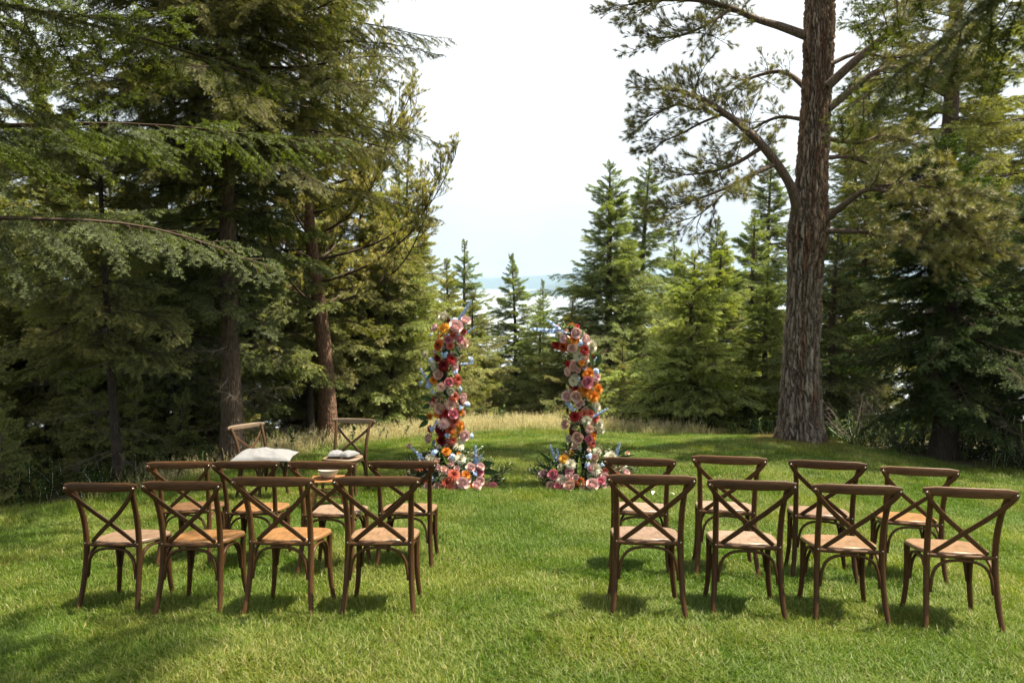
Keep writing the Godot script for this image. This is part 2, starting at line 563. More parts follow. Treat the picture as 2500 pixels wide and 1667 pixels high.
func fir(called: String, label: String, x: float, d: float, top: float, from: float, reach: float, girth: float, o := {}) -> Node3D:
	# top: height of the tip in the scene; from: height above its foot where live boughs begin
	var root := thing(called, label, o.get("category", "fir tree"), o.get("group", ""))
	root.position = at(x, d, -0.05)
	var h := top - root.position.y
	var lean: float = o.get("lean", rng.randf_range(-0.025, 0.025))
	var pts := []
	var bend := rng.randf_range(-0.02, 0.02) * h
	for i in 15:
		var t := i / 14.0
		pts.append(Vector3(lean * t * h + bend * sin(t * 3.0), h * t, bend * 0.7 * sin(t * 4.0)))
	var tm := trunk_mesh(pts, [girth, girth * 0.85, girth * 0.72, girth * 0.55, girth * 0.36, 0.012], 12, 0.12, girth * 0.35)
	part("trunk", tm, o.get("bark", M.bark), root)
	var cr := Crown.new()
	var dens: float = o.get("dens", 1.0)
	var base: Color = o.get("tint", Color(1, 1, 1))
	var power: float = o.get("power", 0.85)
	var gap: float = o.get("gap", 0.23)
	var which := rng.randi() % 6
	var low: float = o.get("low", -0.22)
	var y := from
	var az := rng.randf() * TAU
	while y < h - 0.12:
		var t := (y - from) / maxf(h - from, 0.1)
		var r := reach * pow(minf(1.0, (1.0 - t) * 1.06), power) * (0.72 + 0.28 * smoothstep(0.0, 0.22, t))
		var n := int(round(lerpf(5.2, 3.6, t) * dens + rng.randf_range(-0.4, 0.4)))
		for k in n:
			az += TAU / n + rng.randf_range(-0.45, 0.45)
			if rng.randf() < 0.13 and t < 0.85:
				continue
			var rr := maxf(r * rng.randf_range(0.62, 1.14) * (1.0 + o.get("uneven", 0.3) * sin(az * 2.0 + which) * sin(y * 1.7 + which * 2.0)), 0.16)
			rr = minf(rr, o.get("most", 9.0) * rng.randf_range(0.85, 1.0))
			var yy := y + rng.randf_range(-0.5, 0.5) * gap
			var tt := clampf(yy / h, 0.0, 1.0)
			var foot: Vector3 = pts[int(tt * 14)].lerp(pts[mini(int(tt * 14) + 1, 14)], tt * 14 - int(tt * 14))
			fit_bough(cr, rr, which + (rng.randi() % 2), foot, az, lerpf(low, 0.72, pow(t, 1.3)) + rng.randf_range(-0.14, 0.14), tint(base, o.get("spread", 0.16)))
		y += gap * lerpf(1.0, 0.62, t) * rng.randf_range(0.8, 1.2)
		az += 0.6
	for k in 3:
		fit_bough(cr, 0.35 - 0.08 * k, which, pts[13].lerp(pts[14], 0.45 + 0.2 * k), az + k * 2.1, 1.35 - 0.1 * k, tint(base))
	finish_crown(root, cr)
	if o.get("dead", 0) > 0:
		var where := []
		var tints := []
		for k in o.dead:
			var yy := rng.randf_range(0.5, from + 0.8)
			where.append(Transform3D(bough_basis(rng.randf() * TAU, rng.randf_range(-0.3, 0.15), rng.randf() * TAU, rng.randf_range(0.3, 0.8)), pts[int(yy / h * 14)] + Vector3(0, yy - pts[int(yy / h * 14)].y, 0)))
			tints.append(Color.WHITE)
		multi("dead_branches", G.dead[which % 3], where, tints, root)
	return root

func pine_limb(root: Node3D, cr: Crown, pts: Array, r0: float, r1: float, from: float, every: float, scale: float, fam: Array, base: Color, m: Material) -> void:
	var line := spline(pts, 5)
	part("limb", trunk_mesh(line, [r0, lerpf(r0, r1, 0.45), lerpf(r0, r1, 0.75), r1], 9, 0.25), m, root)
	var total := 0.0
	for i in line.size() - 1:
		total += (line[i + 1] - line[i]).length()
	var s := 0.0
	var next := from * total
	for i in line.size() - 1:
		var seg: Vector3 = line[i + 1] - line[i]
		var l := seg.length()
		while next < s + l:
			var p: Vector3 = line[i] + seg * ((next - s) / l)
			var dir := (seg / l * rng.randf_range(0.35, 1.0) + Vector3(rng.randf_range(-0.9, 0.9), rng.randf_range(-0.5, 0.6), rng.randf_range(-0.9, 0.9))).normalized()
			pine_put(cr, fam, p, dir, scale * rng.randf_range(0.55, 1.1), tint(base))
			next += every * rng.randf_range(0.6, 1.4)
		s += l
	for k in 3:
		var dir: Vector3 = ((line[-1] - line[-2]).normalized() + Vector3(rng.randf_range(-0.5, 0.5), rng.randf_range(-0.3, 0.4), rng.randf_range(-0.5, 0.5))).normalized()
		pine_put(cr, fam, line[-1], dir, scale * rng.randf_range(0.6, 0.9), tint(base))

func pine_put(cr: Crown, fam: Array, p: Vector3, dir: Vector3, s: float, c: Color) -> void:
	var z := dir.cross(Vector3.UP).normalized()
	var up := z.cross(dir)
	cr.put(fam[rng.randi() % fam.size()], Transform3D(Basis(dir, up, z) * Basis(Vector3.RIGHT, rng.randf_range(-0.6, 0.6)) * Basis.from_scale(Vector3(s, s, s)), p), c)

# ---------------------------------------------------------------- flowers
const PETALS := {
	"W": [Color(0.66, 0.64, 0.53), Color(0.56, 0.56, 0.32)], "K": [Color(0.84, 0.62, 0.62), Color(0.70, 0.26, 0.30)], "H": [Color(0.78, 0.32, 0.40), Color(0.56, 0.07, 0.13)],
	"B": [Color(0.82, 0.58, 0.50), Color(0.66, 0.33, 0.27)], "R": [Color(0.60, 0.17, 0.11), Color(0.28, 0.025, 0.018)], "C": [Color(0.42, 0.030, 0.036), Color(0.17, 0.008, 0.010)],
	"U": [Color(0.19, 0.014, 0.018), Color(0.035, 0.004, 0.005)], "O": [Color(0.80, 0.31, 0.045), Color(0.62, 0.16, 0.015)], "Y": [Color(0.82, 0.47, 0.075), Color(0.72, 0.30, 0.02)],
	"L": [Color(0.36, 0.52, 0.82), Color(0.26, 0.36, 0.70)], "A": [Color(0.56, 0.13, 0.035), Color(0.10, 0.008, 0.008)],
}
const FLOWER_WORDS := {"D": "dahlia", "P": "peony", "M": "chrysanthemum", "F": "delphinium_cluster"}

func petal(b: Build, az: float, r0: float, y0: float, long: float, wide: float, e0: float, e1: float, shape: Array, cup: float, inner: Color, outer: Color) -> void:
	var rad := Vector3(cos(az), 0, sin(az))
	var tang := Vector3(-sin(az), 0, cos(az))
	var p := rad * r0 + Vector3(0, y0, 0)
	var rows := []
	var norms := []
	var cols := []
	for i in 3:
		var e := lerpf(e0, e1, i / 2.0)
		var dir := rad * cos(e) + Vector3.UP * sin(e)
		var up := dir.cross(tang) * -1.0
		if i > 0:
			p += dir * (long * 0.5)
		var w: float = wide * shape[i]
		rows.append([p - tang * w + up * cup * w, p - up * cup * w * 0.3, p + tang * w + up * cup * w])
		norms.append([(up + tang * cup).normalized(), up, (up - tang * cup).normalized()])
		var c := inner.lerp(outer, sqrt(i / 2.0))
		cols.append([c, c, c])
	b.grid(rows, norms, cols)

func floret(b: Build, o: Vector3, n: Vector3, r: float, c: Color, eye: Color) -> void:
	var w := n.cross(Vector3(0.3, 0.9, 0.2)).normalized()
	var u := n.cross(w)
	var spin := rng.randf() * TAU
	for k in 5:
		var a := spin + TAU * k / 5
		var dir := w * cos(a) + u * sin(a)
		var sd := n.cross(dir)
		var tip := o + dir * r + n * r * 0.25
		b.tri(o, o + dir * r * 0.6 + sd * r * 0.42, tip, n, n, n, eye, c, c)
		b.tri(o, tip, o + dir * r * 0.6 - sd * r * 0.42, n, n, n, eye, c, c)

var flower_kinds := {}

func flower_mesh(key: String, variant: int) -> ArrayMesh:
	var id := key + str(variant)
	if flower_kinds.has(id):
		return flower_kinds[id]
	var b := Build.new()
	var outer: Color = PETALS[key[1]][0] * 0.82
	var inner: Color = PETALS[key[1]][1] * 0.82
	var j := func(a: float) -> float: return a * rng.randf_range(0.88, 1.12)
	match key[0]:
		"D":
			var turn := rng.randf()
			for ring in 5:
				var n: int = [13, 12, 11, 9, 7][ring]
				for k in n:
					var e: float = [0.05, 0.28, 0.55, 0.85, 1.15][ring]
					petal(b, TAU * (k + turn * ring) / n, 0.10, 0.05 + 0.03 * ring, j.call([0.92, 0.80, 0.62, 0.46, 0.30][ring]), [0.17, 0.16, 0.14, 0.11, 0.09][ring], e, e - 0.35, [0.55, 1.0, 0.25], 0.35, inner, outer.lerp(inner, 0.13 * ring))
			for k in 6:
				petal(b, TAU * k / 6, 0.0, 0.12, 0.2, 0.1, 0.5, 1.2, [1, 1, 0.5], 0.0, inner * 0.6, inner)
		"M":
			for ring in 6:
				var n: int = [20, 20, 18, 15, 11, 7][ring]
				for k in n:
					var e: float = [-0.15, 0.15, 0.45, 0.75, 1.05, 1.35][ring]
					petal(b, TAU * (k + 0.5 * (ring % 2)) / n + rng.randf_range(-0.05, 0.05), 0.06, 0.04 * ring, j.call([0.92, 0.90, 0.80, 0.68, 0.55, 0.42][ring]), 0.085, e, e + 0.35 - 0.12 * (5 - ring), [0.7, 1.0, 0.3], 0.5, inner.lerp(outer, 0.3), outer)
		"P":
			for ring in 6:
				var n: int = [7, 7, 6, 6, 5, 4][ring]
				for k in n:
					var e: float = [0.15, 0.55, 0.85, 1.05, 1.2, 1.3][ring]
					petal(b, TAU * (k + 0.43 * ring) / n + rng.randf_range(-0.12, 0.12), [0.30, 0.26, 0.21, 0.16, 0.10, 0.04][ring], 0.02 + 0.07 * ring, j.call([0.85, 0.82, 0.72, 0.62, 0.52, 0.44][ring]), [0.42, 0.40, 0.34, 0.28, 0.22, 0.15][ring], e * 0.55, e + 0.75, [0.6, 1.0, 0.8], 0.32, inner.lerp(outer, 0.25 if ring > 2 else 0.6), outer.lerp(inner, 0.10 * maxi(0, ring - 2)))
		"F":
			for k in 11:
				var n := Vector3(rng.randfn(), absf(rng.randfn()) + 0.2, rng.randfn()).normalized()
				floret(b, n * rng.randf_range(0.55, 0.85) - Vector3(0, 0.1, 0), (n + Vector3(0, 0.4, 0)).normalized(), 0.42, outer.lerp(Color(0.5, 0.62, 0.85), rng.randf() * 0.5), inner if k % 3 else Color(0.6, 0.62, 0.66))
		"S":
			# a spike of florets along y, one unit long
			for k in 30:
				var t := k / 29.0
				var a := k * 2.4
				var n := Vector3(cos(a), 0.25, sin(a)).normalized()
				var r := lerpf(0.085, 0.045, t)
				floret(b, Vector3(0, 0.05 + 0.93 * t, 0) + n * r * 0.7, n, r, outer.lerp(Color(0.5, 0.63, 0.88), rng.randf() * 0.5), inner)
			stick(b, Vector3(0, -0.4, 0), Vector3(0, 1, 0), 0.02, 0.008)
	flower_kinds[id] = b.mesh(M.petal)
	return flower_kinds[id]

func leaf_blade(b: Build, o: Vector3, dir: Vector3, up: Vector3, long: float, wide: float, c: Color, fold := 0.25, sag := 0.3) -> void:
	var sd := dir.cross(up).normalized()
	var mid := [o]
	var half := [0.15, 0.9, 1.0, 0.6, 0.02]
	var p := o
	for i in 4:
		p += (dir - up * (sag * i * 0.3)).normalized() * long / 4.0
		mid.append(p)
	for i in 4:
		for s in [-1.0, 1.0]:
			var a: Vector3 = mid[i] + sd * s * wide * half[i] + up * fold * wide * half[i]
			var e: Vector3 = mid[i + 1] + sd * s * wide * half[i + 1] + up * fold * wide * half[i + 1]
			var n: Vector3 = (up - sd * s * fold).normalized()
			b.tri(mid[i], a, e, n, n, n, c, c, c)
			b.tri(mid[i], e, mid[i + 1], n, n, n, c, c, c)

func sprig_mesh(count: int, long: float, leaf: float, wide: float, c0: Color, c1: Color, white := 0.0) -> ArrayMesh:
	# a leafy shoot along y
	var b := Build.new()
	var p := Vector3.ZERO
	var dir := Vector3(0, 1, 0)
	for i in 8:
		var q := p + dir * long / 8.0
		stick(b, p, q, 0.0028, 0.002)
		for k in maxi(1, count / 8):
			var a := rng.randf() * TAU
			var out := Vector3(cos(a), 0, sin(a))
			var ld := (out + dir * rng.randf_range(0.2, 0.9)).normalized()
			var up := (dir - ld * ld.dot(dir)).normalized()
			var c := c0.lerp(c1, rng.randf())
			leaf_blade(b, p.lerp(q, rng.randf()), ld, up, leaf * rng.randf_range(0.7, 1.15), wide, Color(0.75, 0.75, 0.68) if rng.randf() < white else c)
		p = q
		dir = (dir + Vector3(rng.randf_range(-0.2, 0.2), 0.05, rng.randf_range(-0.2, 0.2))).normalized()
	var m := b.mesh(M.leaves)
	return m

func facing(n: Vector3, spin: float, s: float) -> Basis:
	var w := n.cross(Vector3.UP if absf(n.y) < 0.95 else Vector3.RIGHT).normalized()
	var u := w.cross(n)
	return Basis(w, n, u * 1.0).orthonormalized() * Basis(Vector3.UP, spin) * Basis.from_scale(Vector3(s, s, s))

func flower_column(label: String, x: float, d: float, flowers: Array, spikes: Array, blades: Array) -> Node3D:
	var root := thing("flower_column", label, "floral column", "flower columns of the open arch")
	root.position = at(x, d)
	var axis := func(v: float) -> float:
		var su := 0.0
		var w := 0.0
		for f in flowers:
			if f[2] > 0.5 or absf(f[1]) < 0.2:
				var k := exp(-((f[2] - v) ** 2) / 0.03)
				su += f[1] * k
				w += k
		return su / maxf(w, 1e-6)
	var spot := func(u: float, v: float) -> Array:
		# how far the surface stands out towards the viewer there, and its normal
		var c: float = axis.call(v)
		var r := 0.20 - 0.02 * v
		var q := clampf((u - c) / r, -1.25, 1.25)
		var z := r * sqrt(maxf(0.06, 1.0 - q * q * 0.72))
		var n := Vector3(q * 0.95, 0.10 if v < 1.9 else 0.8, 1.0)
		if v < 0.55:
			var m := 1.0 - (u / 0.66) ** 2 - (v / 0.62) ** 2
			var zb := 0.46 * sqrt(maxf(m, 0.02))
			if zb > z or absf(q) > 1.1:
				z = maxf(zb, 0.08)
				n = Vector3(u * 1.1, 0.35 + v, 0.9)
		return [z, n.normalized()]
	var i := 0
	for f in flowers:
		var s: Array = spot.call(f[1], f[2])
		var n: Vector3 = (s[1] + Vector3(rng.randf_range(-0.3, 0.3), rng.randf_range(-0.15, 0.3), rng.randf_range(-0.1, 0.2))).normalized()
		var o := part(FLOWER_WORDS[f[0][0]], flower_mesh(f[0], i % 2), null, root)
		o.transform = Transform3D(facing(n, rng.randf() * TAU, f[3] * (0.95 if f[0][0] == "F" else 1.24)), Vector3(f[1], f[2], s[0] + f[3] * 0.15 + rng.randf_range(-0.02, 0.035)))
		i += 1
	# small blooms tucked into the gaps
	for k in 34:
		var v := rng.randf_range(0.08, 2.0)
		var u: float = axis.call(v) + rng.randf_range(-0.15, 0.15) if v > 0.5 else rng.randf_range(-0.5, 0.5)
		var s: Array = spot.call(u, v)
		var key: String = ["PK", "PB", "MW", "MO", "DC", "PB", "FL", "MB", "PK"][rng.randi() % 9]
		var o := part(FLOWER_WORDS[key[0]], flower_mesh(key, k % 2), null, root)
		o.transform = Transform3D(facing((s[1] + Vector3(rng.randf_range(-0.4, 0.4), 0.2, 0)).normalized(), rng.randf() * TAU, rng.randf_range(0.028, 0.046)), Vector3(u, v, s[0] - 0.02))
	for k in 22:
		var u := rng.randf_range(-0.55, 0.55)
		var v := rng.randf_range(0.06, 0.36) * (1.1 - absf(u))
		var s: Array = spot.call(u, v)
		var key: String = ["PK", "PH", "PB", "PK", "DR", "MO", "PK"][rng.randi() % 7]
		var o := part(FLOWER_WORDS[key[0]], flower_mesh(key, k % 2), null, root)
		o.transform = Transform3D(facing(s[1], rng.randf() * TAU, rng.randf_range(0.04, 0.062)), Vector3(u, v, s[0] - 0.02))
	# the sides and the back are dressed as well
	for k in 74:
		var a := rng.randf_range(0.05, PI - 0.05) + PI
		var v := rng.randf_range(0.08, 2.0) if k < 48 else rng.randf_range(0.06, 0.4)
		var key: String = ["PK", "PB", "DR", "MW", "DC", "PH", "MO", "MB", "DU", "FL", "PW"][rng.randi() % 11]
		var r := 0.19 - 0.02 * v if k < 48 else lerpf(0.62, 0.3, v / 0.4)
		var n := Vector3(cos(a), 0.2, sin(a)).normalized()
		var o := part(FLOWER_WORDS[key[0]], flower_mesh(key, k % 2), null, root)
		o.transform = Transform3D(facing(n, rng.randf() * TAU, rng.randf_range(0.045, 0.07)), Vector3((axis.call(v) if k < 48 else 0.0) + n.x * r, v, n.z * r * (1.0 if k < 48 else 0.75)))
	for s in spikes:
		var p := Vector3(s[0], s[1], s[4])
		var q := Vector3(s[2], s[3], s[4] + 0.05)
		var o := part("delphinium_spike", flower_mesh("SL", rng.randi() % 2), null, root)
		o.transform = Transform3D(facing((q - p).normalized(), rng.randf() * TAU, (q - p).length()), p)
	for bl in blades:
		var b := Build.new()
		var p := Vector3(bl[0], bl[1], bl[4])
		var q := Vector3(bl[2], bl[3], bl[4] + 0.05)
		leaf_blade(b, p, (q - p).normalized(), Vector3(0.1, 0.25, 1).normalized(), (q - p).length(), bl[5] * 0.8, Color(0.16, 0.22, 0.05) if bl[6] else Color(0.045, 0.078, 0.03), 0.2, 0.15)
		part("leaf", b.mesh(M.leaves), null, root)
	# greenery between the flowers
	var sprigs := [G.sprig_dark, G.sprig_olive, G.sprig_white]
	for g in 3:
		var where := []
		var tints := []
		for k in [210, 150, 110][g]:
			var a := rng.randf() * TAU
			var low := rng.randf() < 0.5
			var v := rng.randf_range(0.02, 0.42) if low else rng.randf_range(0.1, 1.98)
			var r := rng.randf_range(0.0, 0.07)
			if low:
				r = rng.randf_range(0.0, 0.34) * (1.0 - v * 0.9)
			var n := Vector3(cos(a), rng.randf_range(-0.25, 0.7), sin(a)).normalized()
			where.append(Transform3D(facing(n, rng.randf() * TAU, rng.randf_range(0.55, 1.05) * (1.0 if low else 0.72)), Vector3((0.0 if low else axis.call(v)) + cos(a) * r * 1.15, v, sin(a) * r)))
			tints.append(tint(Color.WHITE))
		multi("greenery", sprigs[g], where, tints, root)
	# the pole and foot that carry it
	var b := Build.new()
	var line := []
	for k in 12:
		var v := k / 11.0 * 1.98
		line.append(Vector3(axis.call(maxf(v, 0.5)), v, 0))
	sweep(b, line, [0.05, 0.03], [0.05, 0.03], Vector3.RIGHT, 8)
	part("core", b.mesh(), M.moss, root)
	var f := Build.new()
	lathe(f, [Vector2(0.001, 0.26), Vector2(0.2, 0.24), Vector2(0.42, 0.12), Vector2(0.46, 0.0)], 16)
	part("base_mound", f.mesh(), M.moss, root)
	return root

# ---------------------------------------------------------------- furniture
var chair0: Node3D

func make_chair(label: String) -> Node3D:
	var root := thing("cross_back_chair", label, "chair")
	var b: Build
	for s in [-1.0, 1.0]:
		b = Build.new()
		sweep(b, spline([Vector3(s * 0.223, -0.01, 0.0), Vector3(s * 0.205, 0.13, -0.035), Vector3(s * 0.196, 0.30, -0.058), Vector3(s * 0.192, 0.45, -0.062), Vector3(s * 0.194, 0.60, -0.040), Vector3(s * 0.201, 0.74, 0.008), Vector3(s * 0.217, 0.85, 0.062)], 4), [0.0145, 0.0175, 0.019, 0.019, 0.0175, 0.016], [0.0145, 0.0175, 0.019, 0.019, 0.0175, 0.016], Vector3.RIGHT, 10)
		part("back_post", b.mesh(), M.stain, root)
		b = Build.new()
		sweep(b, spline([Vector3(s * 0.190, 0.455, -0.395), Vector3(s * 0.188, 0.30, -0.398), Vector3(s * 0.196, 0.14, -0.405), Vector3(s * 0.218, -0.01, -0.425)], 5), [0.019, 0.0185, 0.0165, 0.0135], [0.019, 0.0185, 0.0165, 0.0135], Vector3.RIGHT, 10)
		part("front_leg", b.mesh(), M.stain, root)
	b = Build.new()
	var line := []
	for k in 17:
		var u := (k - 8) / 8.0
		line.append(Vector3(u * 0.262, 0.848 + 0.004 * u * u, 0.086 - 0.024 * u * u))
	sweep(b, line, [0.016, 0.0285, 0.030, 0.031, 0.0315, 0.031, 0.030, 0.0285, 0.016], [0.009, 0.0125, 0.0125, 0.0125, 0.0125, 0.0125, 0.0125, 0.0125, 0.009], Vector3.UP, 16, 3.2)
	part("top_rail", b.mesh(), M.stain_across, root)
	for s in [-1.0, 1.0]:
		b = Build.new()
		var z: float = 0.006 * s
		sweep(b, spline([Vector3(s * 0.252, 0.846, 0.084), Vector3(s * 0.236, 0.822, 0.079), Vector3(s * 0.200, 0.775, 0.052 + z), Vector3(s * 0.10, 0.678, 0.006 + z), Vector3(0, 0.597, -0.026 + z), Vector3(-s * 0.09, 0.522, -0.05 + z), Vector3(-s * 0.155, 0.468, -0.068)], 4), [0.013, 0.0155, 0.0155, 0.0155, 0.0155, 0.013], [0.0055, 0.0055, 0.0055, 0.0055, 0.0055], Vector3(-s * 0.9, 1.0, 0.0), 10, 3.0)
		part("cross_brace", b.mesh(), M.stain, root)
	# seat
	b = Build.new()
	var rings := [[0.0, 0.466], [0.35, 0.467], [0.7, 0.471], [0.88, 0.476], [0.95, 0.477], [0.985, 0.474], [1.0, 0.466], [1.0, 0.456], [0.985, 0.449], [0.94, 0.447], [0.0, 0.447]]
	var rows := []
	var norms := []
	for i in rings.size():
		var prev: Array = rings[maxi(i - 1, 0)]
		var next: Array = rings[mini(i + 1, rings.size() - 1)]
		var slope := Vector2((next[0] - prev[0]) * 0.22, next[1] - prev[1]).normalized()
		var row := []
		var nr := []
		for k in 41:
			var a := TAU * k / 40
			var ca := cos(a)
			var sa := sin(a)
			var wide := 0.208 + 0.022 * sa
			var p := Vector2(signf(ca) * pow(absf(ca), 0.56) * wide, -(signf(sa) * pow(absf(sa), 0.56) * 0.205))
			if sa < 0:
				p.y *= 0.97
			row.append(Vector3(p.x * rings[i][0], rings[i][1], -0.256 + p.y * rings[i][0]))
			var out := Vector3(p.x, 0, p.y).normalized()
			nr.append((out * -slope.y + Vector3.UP * slope.x).normalized())
		rows.append(row)
		norms.append(nr)
	b.grid(rows, norms)
	part("seat", b.mesh(), M.seats[0], root)
	# rail under the seat at the back, and the bent arches
	b = Build.new()
	sweep(b, spline([Vector3(-0.19, 0.452, -0.058), Vector3(-0.10, 0.452, -0.048), Vector3(0, 0.452, -0.045), Vector3(0.10, 0.452, -0.048), Vector3(0.19, 0.452, -0.058)], 3), [0.012, 0.012], [0.010, 0.010], Vector3.UP, 8, 3.0)
	part("seat_rail", b.mesh(), M.stain_across, root)
	var arch := func(p: Vector3, q: Vector3, rise: float) -> void:
		var bb := Build.new()
		var o := []
		for e in [[0.0, 0.0], [0.03, 0.09], [0.09, 0.145], [0.2, 0.178], [0.35, 0.192], [0.5, 0.195], [0.65, 0.192], [0.8, 0.178], [0.91, 0.145], [0.97, 0.09], [1.0, 0.0]]:
			o.append(p.lerp(q, e[0]) + Vector3(0, e[1] * rise, 0))
		var across := (q - p).cross(Vector3.UP).normalized()
		sweep(bb, spline(o, 2), [0.011, 0.011], [0.009, 0.009], across, 8, 3.0)
		part("arch_brace", bb.mesh(), M.stain, root)
	arch.call(Vector3(-0.178, 0.235, -0.05), Vector3(0.178, 0.235, -0.05), 1.0)
	arch.call(Vector3(-0.172, 0.235, -0.392), Vector3(0.172, 0.235, -0.392), 1.0)
	for s in [-1.0, 1.0]:
		arch.call(Vector3(s * 0.190, 0.235, -0.075), Vector3(s * 0.186, 0.235, -0.378), 1.0)
	for p in [Vector3(-0.248, 0.843, 0.0875), Vector3(0.248, 0.843, 0.0875), Vector3(-0.150, 0.472, -0.0735), Vector3(0.150, 0.472, -0.0735), Vector3(-0.192, 0.462, -0.0445), Vector3(0.192, 0.462, -0.0445)]:
		b = Build.new()
		lathe(b, [Vector2(0.0055, -0.001), Vector2(0.0055, 0.001), Vector2(0.004, 0.003), Vector2(0.0003, 0.004)], 10)
		var o := part("bolt", b.mesh(), M.bolt, root)
		o.transform = Transform3D(Basis(Vector3.RIGHT, PI / 2), p)
	return root

func place(o: Node3D, x: float, d: float, y: float, yaw: float, sx: float, sz: float) -> void:
	var up := Vector3(-sx, 1, -sz).normalized()
	var r := Basis(Vector3.UP, yaw)
	var z := (r.z - up * r.z.dot(up)).normalized()
	o.transform = Transform3D(Basis(up.cross(z).normalized(), up, z), Vector3(x, y, -d))

func copy_chair(label: String) -> Node3D:
	var c: Node3D = chair0.duplicate()
	c.name = numbered("cross_back_chair")
	add_child(c)
	return tag(c, label, "chair")

func set_seat(c: Node3D, m: Material) -> void:
	(c.get_node("seat") as MeshInstance3D).material_override = m

func cushion(w: float, l: float, h: float, corner: float, wrinkle: float, seed_: float) -> ArrayMesh:
	# a stuffed cloth with pinched corners, lying flat
	var b := Build.new()
	var n := 28
	for top in [1.0, -1.0]:
		var rows := []
		for i in n + 1:
			var row := []
			for k in n + 1:
				var u := -1.0 + 2.0 * i / n
				var v := -1.0 + 2.0 * k / n
				var fill := pow(maxf(0.0, (1.0 - u * u) * (1.0 - v * v)), 0.42)
				var pull := 1.0 - corner * (1.0 - absf(u * v)) * 0.5 * (u * u + v * v)
				var y: float = h * 0.5 * fill * top * (1.0 if top > 0 else 0.55)
				if top > 0:
					y += wrinkle * fill * (noise.get_noise_2d(u * 60.0 + seed_, v * 25.0) + 0.5 * noise.get_noise_2d(u * 130.0 + seed_, v * 90.0))
				row.append(Vector3(u * w * 0.5 * pull, y, v * l * 0.5 * pull))
			rows.append(row)
		var norms := []
		for i in n + 1:
			var nr := []
			for k in n + 1:
				var du: Vector3 = rows[mini(i + 1, n)][k] - rows[maxi(i - 1, 0)][k]
				var dv: Vector3 = rows[i][mini(k + 1, n)] - rows[i][maxi(k - 1, 0)]
				nr.append(dv.cross(du).normalized() * top)
			norms.append(nr)
		b.grid(rows, norms)
	return b.mesh()
const LEFT_FLOWERS := [
	["PW", -0.04, 2.063, 0.055], ["PK", -0.137, 1.934, 0.049], ["MY", -0.04, 1.938, 0.069], ["PK", 0.091, 1.945, 0.078], ["PK", 0.199, 2.014, 0.057],
	["DR", 0.188, 1.896, 0.042], ["DR", 0.064, 1.851, 0.043], ["PH", 0.001, 1.806, 0.047], ["PH", 0.129, 1.813, 0.043], ["DA", -0.11, 1.74, 0.064],
	["DR", 0.032, 1.737, 0.043], ["MB", 0.188, 1.758, 0.064], ["FL", -0.04, 1.633, 0.055], ["FL", -0.207, 1.855, 0.029], ["FL", -0.214, 1.546, 0.044],
	["DC", 0.043, 1.57, 0.055], ["DU", -0.047, 1.501, 0.068], ["DU", -0.124, 1.584, 0.043], ["PK", 0.064, 1.48, 0.049], ["MB", 0.119, 1.626, 0.043],
	["PW", -0.151, 1.487, 0.043], ["MW", -0.276, 1.626, 0.042], ["FL", 0.084, 1.418, 0.043], ["FL", 0.265, 1.557, 0.05], ["PB", -0.11, 1.383, 0.055],
	["DR", 0.109, 1.321, 0.064], ["PH", 0.008, 1.303, 0.049], ["MO", -0.172, 1.321, 0.049], ["MB", -0.075, 1.251, 0.054], ["PW", 0.029, 1.189, 0.043],
	["DR", 0.071, 1.127, 0.064], ["PK", 0.168, 1.113, 0.044], ["FL", -0.325, 1.279, 0.043], ["FL", -0.241, 1.251, 0.049], ["FL", -0.179, 1.189, 0.043],
	["DC", -0.204, 1.05, 0.043], ["PB", -0.177, 1.026, 0.038], ["PB", -0.086, 0.99, 0.061], ["MB", 0.028, 1.026, 0.072], ["PK", 0.162, 1.081, 0.049],
	["FL", 0.146, 0.99, 0.043], ["FL", 0.225, 1.01, 0.046], ["MO", -0.13, 0.92, 0.049], ["DC", -0.035, 0.931, 0.066], ["PH", 0.06, 0.916, 0.054],
	["MO", 0.134, 0.939, 0.052], ["MO", -0.232, 0.864, 0.044], ["DR", 0.067, 0.821, 0.071], ["MK", -0.051, 0.805, 0.065], ["FL", -0.137, 0.813, 0.039],
	["FL", -0.185, 0.734, 0.057], ["DC", -0.224, 0.711, 0.047], ["DU", -0.082, 0.726, 0.072], ["DA", 0.028, 0.734, 0.057], ["MO", 0.138, 0.782, 0.044],
	["MY", 0.13, 0.719, 0.047], ["PK", 0.178, 0.648, 0.061], ["FL", 0.272, 0.628, 0.044], ["FL", -0.004, 0.671, 0.046], ["DU", -0.078, 0.593, 0.061],
	["MY", 0.06, 0.671, 0.043], ["DR", 0.06, 0.6, 0.049], ["PB", -0.224, 0.593, 0.057], ["DW", 0.13, 0.545, 0.061], ["MO", -0.011, 0.49, 0.052],
	["MW", 0.154, 0.403, 0.061], ["FL", 0.06, 0.435, 0.049], ["FL", -0.153, 0.474, 0.06], ["MW", -0.216, 0.411, 0.049], ["PW", -0.177, 0.396, 0.041],
	["FL", -0.338, 0.423, 0.049], ["DR", -0.334, 0.325, 0.061], ["PK", -0.114, 0.333, 0.032], ["PB", -0.035, 0.309, 0.033], ["PK", 0.276, 0.301, 0.049],
	["PK", 0.383, 0.301, 0.047], ["DR", 0.083, 0.238, 0.071], ["DR", 0.008, 0.151, 0.074], ["PK", 0.186, 0.151, 0.061], ["MO", 0.225, 0.238, 0.052],
	["FL", 0.331, 0.238, 0.041], ["PK", 0.383, 0.151, 0.049], ["PK", 0.343, 0.104, 0.054], ["PH", 0.524, 0.057, 0.057], ["PH", 0.052, 0.017, 0.066],
	["PH", 0.134, 0.057, 0.052], ["PK", -0.177, 0.041, 0.057], ["MW", 0.217, 0.112, 0.049],
]
